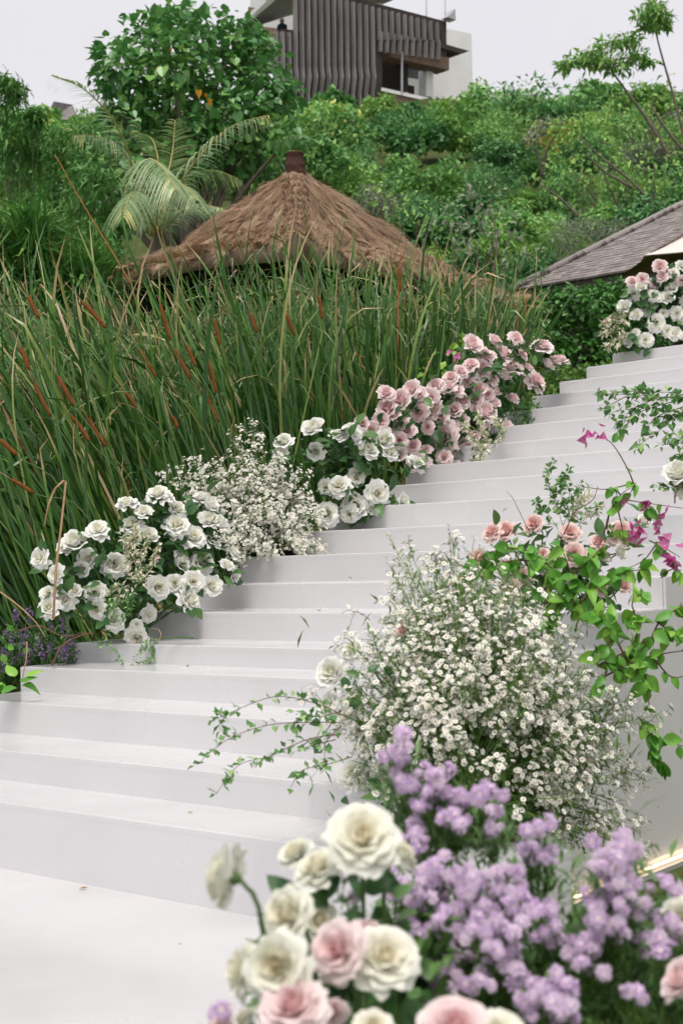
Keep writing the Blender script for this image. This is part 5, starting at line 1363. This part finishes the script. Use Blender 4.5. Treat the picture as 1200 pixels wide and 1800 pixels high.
spray_leaves(A7, [[(1000, 930), (1015, 890), (1035, 870)], [(1010, 930), (1035, 905), (1055, 895)], [(1000, 920), (1010, 890), (1025, 870)]], 5.3, .024, M['varieg'], .0012, .010, LEAF, cluster=5, spread=1.4, a0=.4)
spray_leaves(A7, [[(1080, 1080), (1040, 1060), (1010, 1070)], [(1070, 1075), (1060, 1050), (1040, 1040)], [(1030, 1080), (1000, 1050), (970, 1060)], [(1040, 1040), (1030, 1010), (1045, 995)]], 5.25, .04, M['roseleaf'], .0014, .012, LEAF_R, cluster=3, spread=1.3)

# bougainvillea branches: woody stem, large leaves one by one, magenta bracts
def vine(label, paths, D, leaf_px, bracts=(), density=1.0, r=.0035, skip=.1):
    w0 = [P1(q[0], q[1], D + (q[2] if len(q) > 2 else 0)) for q in paths[0][0]]
    t = tag(empty('bougainvillea_branch', w0[0]), label, 'branch', 'bougainvillea branches in the right-hand flowers')
    for pts, n_l in paths:
        w = [P1(q[0], q[1], D + (q[2] if len(q) > 2 else 0)) for q in pts]; c = curve(w, 14)
        V, f = tube(c, np.linspace(r, r * .4, 14), 6); part('twig', V, f, M['twig'], t)
        tn = unit(np.gradient(c, axis=0))
        for k in range(int(n_l * density)):
            i = min(13, int((skip + (1 - skip) * rng.random()) * 14)); d = unit(tn[i] * .35 + rvec(1)[0] * .75 + np.array([0, 0, -.55]))
            put_leaf(t, VLEAF, c[i] + rvec(1)[0] * .006, d, leaf_px * D / F * rng.uniform(.6, 1.2), unit(-FW * .8 + np.array([0, 0, .6]) + rvec(1)[0] * .6))
    for (x, y, s_, n) in bracts: put_bract(t, x, y, D - .01, s_, n)
    return t
vine('leafy bougainvillea branch hanging over the aster bush and blush roses', [
    ([(1010, 1110), (1020, 1060), (1000, 1000), (985, 960)], 13), ([(1015, 1070), (980, 1010), (930, 970), (880, 965), (835, 985)], 20), ([(1005, 1010), (1040, 980), (1060, 960)], 9),
    ([(1020, 1060), (1060, 1020), (1100, 1005), (1140, 1000)], 9), ([(960, 990), (900, 985), (860, 1000), (820, 1010)], 12), ([(1000, 1040), (985, 1060), (960, 1090)], 9), ([(950, 1130), (956, 1060), (965, 1000)], 6), ([(1030, 1050), (1040, 1010), (1030, 985)], 7)], 4.45, 34, density=1.35)
vine('leafy bougainvillea branch spreading before the white side wall', [
    ([(1050, 1170), (1090, 1150), (1140, 1125), (1230, 1105)], 18), ([(1060, 1190), (1110, 1165), (1160, 1150), (1230, 1140)], 15), ([(1100, 1160), (1080, 1120), (1060, 1090), (1040, 1080)], 14), ([(1110, 1145), (1120, 1100), (1110, 1060), (1130, 1040)], 14),
    ([(1140, 1130), (1160, 1090), (1190, 1070), (1215, 1060)], 13), ([(1065, 1180), (1055, 1215)], 3), ([(1100, 1160), (1130, 1180), (1135, 1205), (1140, 1240)], 8), ([(1120, 1260), (1145, 1285), (1160, 1300), (1200, 1312)], 7), ([(1145, 1285), (1150, 1320), (1165, 1350)], 9), ([(1150, 1160), (1180, 1190), (1215, 1185)], 5), ([(1150, 1090), (1180, 1110), (1210, 1100)], 8), ([(1080, 1120), (1060, 1140), (1050, 1150)], 5)], 4.35, 32, density=1.3)
vine('thin bougainvillea twigs with magenta bracts above the blush roses', [
    ([(1060, 940), (1075, 890), (1100, 880), (1140, 885), (1210, 895)], 3), ([(1065, 930), (1072, 900), (1090, 870), (1112, 855)], 5), ([(1115, 855), (1100, 820), (1075, 780), (1050, 765)], 2), ([(1110, 850), (1065, 860), (1020, 855)], 1), ([(990, 940), (1010, 900), (1040, 880), (1050, 855)], 0),
    ([(1085, 895), (1092, 925), (1095, 950)], 3), ([(1130, 890), (1150, 905), (1160, 930)], 4), ([(1150, 960), (1130, 985), (1100, 1000)], 2), ([(1185, 885), (1188, 865), (1215, 838)], 0), ([(1090, 870), (1080, 860), (1085, 875)], 5), ([(1110, 862), (1115, 850), (1105, 870)], 4), ([(1140, 950), (1170, 965), (1195, 980)], 3), ([(1160, 1010), (1185, 1000), (1200, 1010)], 6)], 4.9, 24,
    [(1036, 764, 24, 4), (1052, 760, 22, 4), (1098, 872, 20, 2), (1132, 886, 22, 3), (1140, 888, 20, 2), (1112, 940, 32, 6), (1118, 925, 22, 3), (1162, 905, 26, 4), (1158, 925, 22, 3), (1162, 955, 30, 4), (1178, 988, 32, 5), (1190, 1005, 20, 2)], r=.0028)
stalk('bare_twig', 'thin bare twig arching over the steps beside the blush roses', [(935, 945), (915, 905), (900, 875), (890, 864)], 5.1, .0014, M['twig'], 'twig')

# ------------------------------------------------------------------ arrangement 6: the big white aster bush
tips = []
bush = [(700, 1010, 22, 3, .1), (790, 960, 10, 1, .2), (760, 1020, 40, 10, .15), (830, 1030, 45, 12, .15), (900, 1030, 45, 11, .15), (700, 1080, 45, 12, .05), (780, 1090, 55, 18, -.05), (860, 1090, 55, 18, -.1), (940, 1080, 45, 13, .05), (660, 1140, 40, 11, 0), (740, 1160, 55, 18, -.2), (830, 1170, 60, 20, -.3), (920, 1150, 55, 16, -.2), (990, 1130, 40, 9, .05), (630, 1200, 40, 12, 0), (690, 1230, 50, 17, -.2), (770, 1240, 55, 19, -.32), (860, 1240, 55, 18, -.36), (950, 1230, 50, 14, -.25), (1020, 1200, 45, 12, 0), (1090, 1235, 35, 9, .05), (620, 1260, 35, 8, 0), (660, 1300, 45, 13, -.1), (730, 1310, 45, 13, -.28), (800, 1300, 40, 9, -.35), (1000, 1270, 45, 12, -.1), (960, 1310, 40, 8, -.2), (1060, 1290, 40, 8, .05), (640, 1360, 35, 8, -.05), (700, 1370, 40, 9, -.15), (1010, 1350, 40, 10, -.1), (960, 1380, 35, 8, -.2), (1000, 1410, 40, 9, -.12), (960, 1430, 30, 6, -.2), (1080, 1340, 40, 5, .05), (1120, 1380, 35, 4, .1), (1060, 1420, 40, 5, 0), (1110, 1450, 30, 4, .05), (1120, 1510, 25, 4, .05), (1140, 1270, 15, 2, .05), (730, 985, 26, 4, .15), (830, 985, 34, 5, .18), (880, 1000, 26, 4, .2), (770, 990, 20, 3, .15), (910, 1480, 30, 5, -.1), (800, 1430, 40, 6, -.1), (1050, 1490, 30, 4, 0), (860, 1340, 30, 4, -.3)]
for (x, y, r, n, dz) in bush:
    for k in range(n): tips.append(P1(x + rng.normal() * r * .55, y + rng.normal() * r * .55, 4.3 + dz + rng.normal() * .10))
b6 = np.array([XR + .33, SY[0] + .17, SZ[0]]) 
A6 = aster_bush('aster_arrangement', 'huge bush of small white asters spilling beside the steps', b6 + np.array([0, .1, .02]), tips, .0190, 300, twigs=8, heads=3.5, needles=40, spread=.085)
for (x, y, s_, ln) in ((700, 945, 10, 60), (790, 930, 6, 60)):
    for k in range(2 if s_ == 10 else 1):
        pass
for (x, y, d, c) in [(582, 1182, 62, 'white'), (617, 1142, 46, 'white'), (575, 1238, 46, 'white'), (622, 1362, 70, 'white'), (610, 1260, 40, 'white'), (707, 1107, 30, 'blush')]:
    p = P1(x, y, 4.25); put_rose(A6, p, unit(-RT * .55 - FW * .6 + np.array([0, 0, .4]) + rvec(1)[0] * .2), d * 4.25 / F * 1.1, ROSE[c][rng.integers(7)], b6)
for k in range(46):
    x, y = [(640, 1190), (610, 1260), (630, 1390), (700, 1410), (870, 1380), (900, 1400), (930, 1370), (660, 1420), (860, 1420), (760, 1320)][k % 10]
    put_leaf(A6, RLEAF, P1(x + rng.normal() * 22, y + rng.normal() * 18, 4.1), unit(rvec(1)[0] + np.array([0, 0, -.3])), .05 * rng.uniform(.7, 1.3), unit(-FW + np.array([0, 0, .7]) + rvec(1)[0] * .4))
spray_leaves(A6, [[(610, 1260), (550, 1235), (480, 1225), (400, 1255), (375, 1265)], [(600, 1270), (540, 1270), (470, 1275), (400, 1300), (345, 1345)], [(600, 1290), (540, 1300), (470, 1330), (420, 1345), (380, 1395)], [(590, 1300), (550, 1310), (520, 1320)], [(620, 1330), (570, 1345), (530, 1355), (510, 1385)], [(590, 1260), (560, 1300), (530, 1300)], [(600, 1250), (560, 1260), (520, 1250)], [(600, 1275), (570, 1310), (575, 1350)], [(400, 1255), (385, 1275), (390, 1285)]], 3.95, .026, M['smallleaf'], .0016, .013, LEAF_R, 'sprig', M['twig'], cluster=1.7, spread=1.1)
spray_leaves(A6, [[(650, 1090), (625, 1075), (610, 1110), (588, 1130)], [(640, 1080), (612, 1072), (600, 1080)]], 4.3, .02, M['varieg'], .001, .02, LEAF, 'sprig', M['twig'], cluster=.7, spread=1)
# dark inner greenery of the bush
n = 2600; pos = P(rng.normal(840, 110, n), rng.normal(1290, 110, n), 4.35 + rng.normal(size=n) * .12)
v, f, a = scatter(*leaf_t(.16, .01, .15), orient(unit(rvec(n) + np.array([0, 0, .8]))), rng.uniform(.03, .07, n), pos)
part('inner_foliage', v, f, M['asterstem'], A6, {'rnd': a * .5}, smooth=False, kind='stuff')
# tall thin seed sprigs above the bush
spray_leaves(A6, [[(745, 1060), (715, 1000), (692, 960), (682, 940)], [(730, 1060), (712, 1010), (700, 985)]], 4.3, .013, M['varieg'], .0011, .007, LEAF, 'sprig', M['asterstem'], cluster=1.8, spread=1.3)
spray_leaves(A6, [[(790, 1030), (792, 980), (788, 925)], [(800, 1030), (775, 985), (765, 980)], [(795, 1010), (805, 975), (800, 950)]], 4.4, .010, M['statice'], .0011, .012, LEAF, 'sprig', M['twig'], cluster=1.5, spread=1.3)

# bits dropped on the steps
def dropped(label, px, py, z, size, mesh, dirv, name='fallen_leaf', cat='leaf'):
    r_ = RT * ((px - 600) / F) + UP * ((900 - py) / F) + FW; p = CAM + r_ * ((z + .003 - CAM[2]) / r_[2])
    Rm = orient([dirv], None, [[0, 0, 1.0]])[0]
    o = link(name, mesh, None, Matrix.Translation(Vector(p)) @ Matrix(Rm.tolist()).to_4x4() @ Matrix.Scale(size, 4)); tag(o, label, cat)
DRY = leaf_grid_mesh('dry_leaf', M['drystalk'], .4, -.05, .3)
dropped('small dry leaf lying on the white floor below the bottom step', 140, 1562, 0.0, .035, DRY, np.array([.9, .3, .1]))
dropped('tiny green leaf lying on the bottom white step', 330, 1428, SZ[0], .02, VLEAF[0], np.array([.2, .9, 0]))
dropped('tiny dry leaf lying on the third white step', 210, 1232, SZ[2], .018, DRY, np.array([.8, -.4, 0]))
PETD = mk_mesh('fallen_petal', *[(lambda q: (q[0] - q[0].mean(0), q[1]))(petal_grid(.8, 0, 7, 6, np.random.default_rng(3), .02))][0], M['rose_white'], {'core': np.zeros(42)}, True)
dropped('white petal fallen on the fourth white step', 330, 1170, SZ[3], .07, PETD, np.array([.3, .9, 0]), 'fallen_petal', 'petal')
dropped('white petal fallen on the sixth white step', 560, 1073, SZ[5], .07, PETD, np.array([.9, .2, 0]), 'fallen_petal', 'petal')

# ------------------------------------------------------------------ purple statice by the lower left of the steps
t = tag(empty('statice_clump', P1(75, 1190, 6.7)), 'dark purple statice flowers growing beside the lower steps', 'flowers')
for k in range(34):
    x, y = (rng.uniform(20, 55), rng.uniform(1085, 1175)) if k % 3 == 0 else ((rng.uniform(85, 135), rng.uniform(1100, 1165)) if k % 3 == 1 else (rng.uniform(0, 80), rng.uniform(1130, 1200)))
    D = 6.55 + rng.uniform(-.05, .15); p = P1(x, y, D); n = 26; L = rng.uniform(.04, .09); ax = unit(np.array([0, 0, 1]) + rvec(1)[0] * .5)
    pos = p + ax * L * rng.random((n, 1)) + rvec(n) * .014
    v, f, a = scatter(LEAF_R[0], LEAF_R[1], orient(rvec(n)), rng.uniform(.011, .018, n), pos); o = part('flower_spike', v, f, M['statice'], t, {'rnd': a}, smooth=False, kind='stuff')
    V, f = tube([p, P1(x + rng.normal() * 6, 1205, D + .1)], .0018, 4); part('stem', V, f, M['stem'], t)
n = 500; pos = P(rng.uniform(-20, 130, n), rng.uniform(1110, 1215, n), 6.75 + rng.uniform(-.1, .2, n))
v, f, a = scatter(LEAF[0], LEAF[1], orient(rvec(n)), rng.uniform(.03, .07, n), pos); part('foliage', v, f, M['roseleaf'], t, {'rnd': a * .5}, smooth=False, kind='stuff')
t2 = tag(empty('fallen_leaves', P1(25, 1212, 6.0)), 'bright green leaf sprig lying on the end of a lower step', 'leaves')
for (x, y, dx, dy) in [(5, 1200, -1, .1), (20, 1205, -1, .3), (35, 1195, .6, -.7), (40, 1205, .9, .1), (28, 1188, -.3, -1), (12, 1212, -1, .2), (45, 1185, .5, -.6), (30, 1210, -.6, .5)]:
    put_leaf(t2, VLEAF, P1(x, y, 6.0), unit(RT * dx - UP * dy * .4 + FW * rng.normal() * .3), .075, np.array([0, 0, 1.0]) - FW * .4)
for (x, y) in ((15, 1100), (25, 1140), (42, 1140), (5, 1150)):
    put_leaf(t2, VLEAF, P1(x, y, 6.4), unit(rvec(1)[0]), .05, -FW)

# ------------------------------------------------------------------ foreground: roses and lilac asters
b8 = np.array([*P1(640, 1800, 1.95)[:2], GZ])
A8 = tag(empty('rose_arrangement', b8), 'large cream and pink roses close in the lower foreground', 'flower arrangement')
PET = {c: [[mk_mesh('petal', V, f, M['rose_' + c], {'core': k_}, True) for V, f, k_ in rose_petals(300 + 13 * q, 30, 9, 9, op, .02)] for q, op in enumerate((1.0, .9, .78))] for c in ('cream', 'pink')}
def big_rose(px, py, dpx, colr, z, var, D, sq=1.0):
    loc = P1(px, py, D); dia = dpx * D / F * 1.24
    mw = Matrix.Translation(Vector(loc - b8)) @ frame_to(z, rng.uniform(0, 6.28)) @ Matrix.Diagonal((dia, dia, dia * sq, 1))
    o = link('rose', CALYX, A8, mw)
    for me in PET[colr][var]: link('petal', me, o, Matrix.Rotation(0, 4, 'Z'))
    zz = unit(z); s0 = loc - zz * dia * .24; e = b8 + np.array([rng.normal() * .06, rng.normal() * .06, .1])
    c = curve([s0, s0 - zz * .02 + (e - s0) * .08, s0 + (e - s0) * .5, e], 12); V, f = tube(c, .0032, 6)
    so = link('stem', mk_mesh('stem', V - b8, f, M['stem']), o); so.matrix_parent_inverse = mw.inverted()
Z = np.array([0, 0, 1.0])
for q in [(392, 1540, 108, 'cream', -RT * 1.0 + UP * .12 + FW * .25, 0, 1.75), (520, 1500, 62, 'cream', -RT * .4 + UP * .6 - FW * .2, 2, 2.0), (557, 1525, 88, 'cream', -RT * .3 + UP * .7 - FW * .3, 0, 1.9), (637, 1470, 128, 'cream', -FW * .7 + UP * .6, 0, 1.85), (700, 1500, 80, 'cream', RT * .4 + UP * .5, 1, 1.95),
          (505, 1608, 98, 'cream', -RT * .5 - FW * .6 + UP * .3, 1, 1.75), (560, 1618, 80, 'cream', RT * .2 - FW * .4 + UP * .3, 0, 1.9), (425, 1705, 100, 'cream', -RT * .8 - FW * .2 + UP * .2, 0, 1.72), (488, 1698, 112, 'cream', -FW * .8 + UP * .25 - RT * .3, 2, 1.65), (677, 1682, 122, 'cream', -FW * .6 + UP * .6 + RT * .15, 0, 1.7),
          (595, 1670, 104, 'pink', -FW * .6 - RT * .4 + UP * .3, 1, 1.68), (515, 1768, 118, 'pink', -FW * .5 + UP * .75 - RT * .2, 1, 1.62), (640, 1640, 60, 'pink', UP * .6 - FW * .2, 2, 1.85), (395, 1800, 60, 'pink', -RT * .5 - FW * .3 + UP * .4, 2, 1.7), (800, 1808, 116, 'pink', UP * .7 - FW * .5, 2, 1.6), (873, 1826, 112, 'cream', UP * .7 - FW * .5, 1, 1.6), (655, 1808, 76, 'cream', UP * .7 - FW * .5, 1, 1.65),
          (1202, 1726, 90, 'pink', -RT * .6 + UP * .5 - FW * .2, 2, 1.9), (1196, 1612, 66, 'cream', -FW + UP * .2, 0, 2.1), (585, 1780, 56, 'pink', UP * .7 - FW * .5, 1, 1.75), (430, 1790, 50, 'cream', UP * .5 - RT * .5, 1, 1.8)]:
    big_rose(q[0], q[1], q[2], q[3], unit(q[4]), q[5], q[6])
for k in range(75):
    x, y = [(560, 1590), (600, 1590), (570, 1650), (620, 1720), (660, 1760), (560, 1730), (700, 1760), (740, 1740), (640, 1580), (540, 1650), (720, 1700), (600, 1560), (460, 1760), (500, 1640), (620, 1790), (700, 1620), (590, 1750), (680, 1790), (750, 1790)][k % 19]
    put_leaf(A8, RLEAF, P1(x + rng.normal() * 22, y + rng.normal() * 20, 1.93 + rng.normal() * .06), unit(rvec(1)[0] + np.array([0, 0, -.2])), .05 * rng.uniform(.6, 1.3), unit(-FW * .6 + np.array([0, 0, .9]) + rvec(1)[0] * .5))
n = 700; pos = P(rng.uniform(470, 800, n), rng.uniform(1620, 1860, n), 2.02 + rng.uniform(-.08, .25, n))
v, f, a = scatter(LEAF[0], LEAF[1], orient(rvec(n)), rng.uniform(.03, .06, n), pos); part('foliage', v, f, M['roseleaf'], A8, {'rnd': a * .6}, smooth=False, kind='stuff')

b9 = np.array([*P1(900, 1800, 2.3)[:2], GZ])
A9 = tag(empty('lilac_aster_arrangement', b9), 'lilac asters crowding the lower right foreground', 'flower arrangement')
pl = []
for (x, y, sx, sy, n, D) in [(705, 1300, 10, 14, 6, 2.25), (698, 1335, 14, 16, 9, 2.25), (712, 1372, 13, 16, 8, 2.25), (762, 1360, 22, 14, 11, 2.2), (790, 1395, 26, 16, 13, 2.2), (740, 1400, 18, 18, 8, 2.2), (850, 1395, 18, 16, 8, 2.2), (870, 1425, 14, 12, 4, 2.2), (800, 1440, 28, 18, 9, 2.2), (735, 1470, 22, 26, 9, 2.2), (860, 1460, 16, 14, 4, 2.2),
        (945, 1455, 20, 12, 8, 2.15), (930, 1490, 16, 14, 6, 2.15), (960, 1510, 16, 16, 6, 2.15), (1088, 1490, 28, 16, 13, 2.0), (1070, 1525, 30, 20, 14, 2.0), (1080, 1560, 26, 20, 12, 2.0), (1050, 1590, 26, 20, 10, 2.0), (1075, 1630, 26, 26, 13, 2.0), (1040, 1650, 22, 20, 8, 2.0),
        (770, 1540, 30, 24, 16, 2.1), (830, 1560, 34, 22, 16, 2.1), (740, 1580, 26, 26, 13, 2.05), (880, 1545, 26, 20, 10, 2.1), (905, 1590, 30, 22, 12, 2.05), (820, 1610, 30, 22, 13, 2.05), (870, 1640, 32, 22, 15, 1.95), (890, 1670, 26, 20, 10, 1.95), (800, 1660, 24, 22, 9, 2.0), (760, 1640, 24, 24, 9, 2.0), (730, 1680, 20, 24, 7, 2.0), (830, 1725, 24, 22, 9, 1.95), (770, 1720, 18, 18, 5, 2.0), (960, 1600, 26, 22, 9, 2.05), (975, 1650, 24, 20, 8, 2.05),
        (970, 1740, 30, 18, 14, 1.9), (985, 1775, 30, 16, 11, 1.9), (940, 1760, 20, 18, 6, 1.9), (1030, 1690, 22, 20, 8, 2.0), (1120, 1600, 22, 18, 6, 2.05), (1160, 1610, 20, 18, 5, 2.1), (1170, 1560, 20, 16, 6, 2.15), (1160, 1665, 14, 16, 4, 2.0), (1120, 1740, 14, 12, 3, 1.95), (750, 1780, 14, 14, 3, 1.95), (715, 1620, 16, 22, 5, 2.05), (900, 1705, 20, 18, 5, 2.0), (1130, 1650, 20, 20, 4, 2.1), (700, 1560, 14, 20, 4, 2.1), (1190, 1640, 14, 14, 3, 2.1), (680, 1650, 12, 18, 0, 2.0), (385, 1780, 10, 12, 4, 1.78), (460, 1750, 8, 8, 2, 1.85), (625, 1578, 6, 6, 1, 2.0), (600, 1525, 6, 6, 1, 2.0)]:
    for k in range(int(n * 1.5 + .5)): pl.append((x + rng.normal() * sx * .66, y + rng.normal() * sy * .66, D + rng.normal() * .03, (x, y, D)))
stm = MB()
for (x, y, D, ctr) in pl:
    p = P1(x, y, D); z = unit(np.array([0, 0, .5]) - FW * .55 + rvec(1)[0] * .55 + (p - P1(*ctr)) * 6)
    mw = Matrix.Translation(Vector(p - b9)) @ frame_to(z, rng.uniform(0, 6.28)) @ Matrix.Scale(.0245 * rng.uniform(.7, 1.2), 4)
    link('aster_head', PUFF[rng.integers(3)], A9, mw)
    e = P1(ctr[0] + rng.normal() * 8, ctr[1] + 55, ctr[2] + .05); stm.add(*tube(curve([p - z * .005, p - z * .02 + (e - p) * .3, e], 5), .0011, 4), rng.random())
done = set()
for (x, y, D, ctr) in pl:
    if ctr in done: continue
    done.add(ctr); e = P1(ctr[0], ctr[1] + 45, ctr[2] + .05); b = b9 + np.array([rng.normal() * .1, rng.normal() * .1, 0])
    c = curve([e, e + (b - e) * .5 + rvec(1)[0] * .03, b], 12); stm.add(*tube(c, np.linspace(.0018, .003, 12), 5), rng.random() * .4)
stm.build('stems', M['asterstem'], A9, kind='stuff')
n = 9000; cx = np.array([[q[0], q[1], q[2]] for q in pl])[rng.integers(0, len(pl), n)]
pos = P(cx[:, 0] + rng.normal(size=n) * 20, cx[:, 1] + 25 + np.abs(rng.normal(size=n)) * 50, cx[:, 2] + .05 + rng.random(n) * .12)
v, f, a = scatter(*leaf_t(.2, .01, .15), orient(unit(rvec(n) + np.array([0, 0, .7]))), rng.uniform(.014, .036, n), pos)
part('foliage', v, f, M['roseleaf'], A9, {'rnd': a}, smooth=False, kind='stuff')
n = 3800; pos = P(rng.uniform(690, 1230, n), 1800 - np.abs(rng.normal(size=n)) * 95, 2.25 + rng.random(n) * .2)
v, f, a = scatter(LEAF_N[0], LEAF_N[1], orient(unit(rvec(n) + np.array([0, 0, .5]))), rng.uniform(.03, .06, n), pos)
part('lower_foliage', v, f, M['roseleaf'], A9, {'rnd': a * .7}, smooth=False, kind='stuff')
for o in (A8, A9): pass
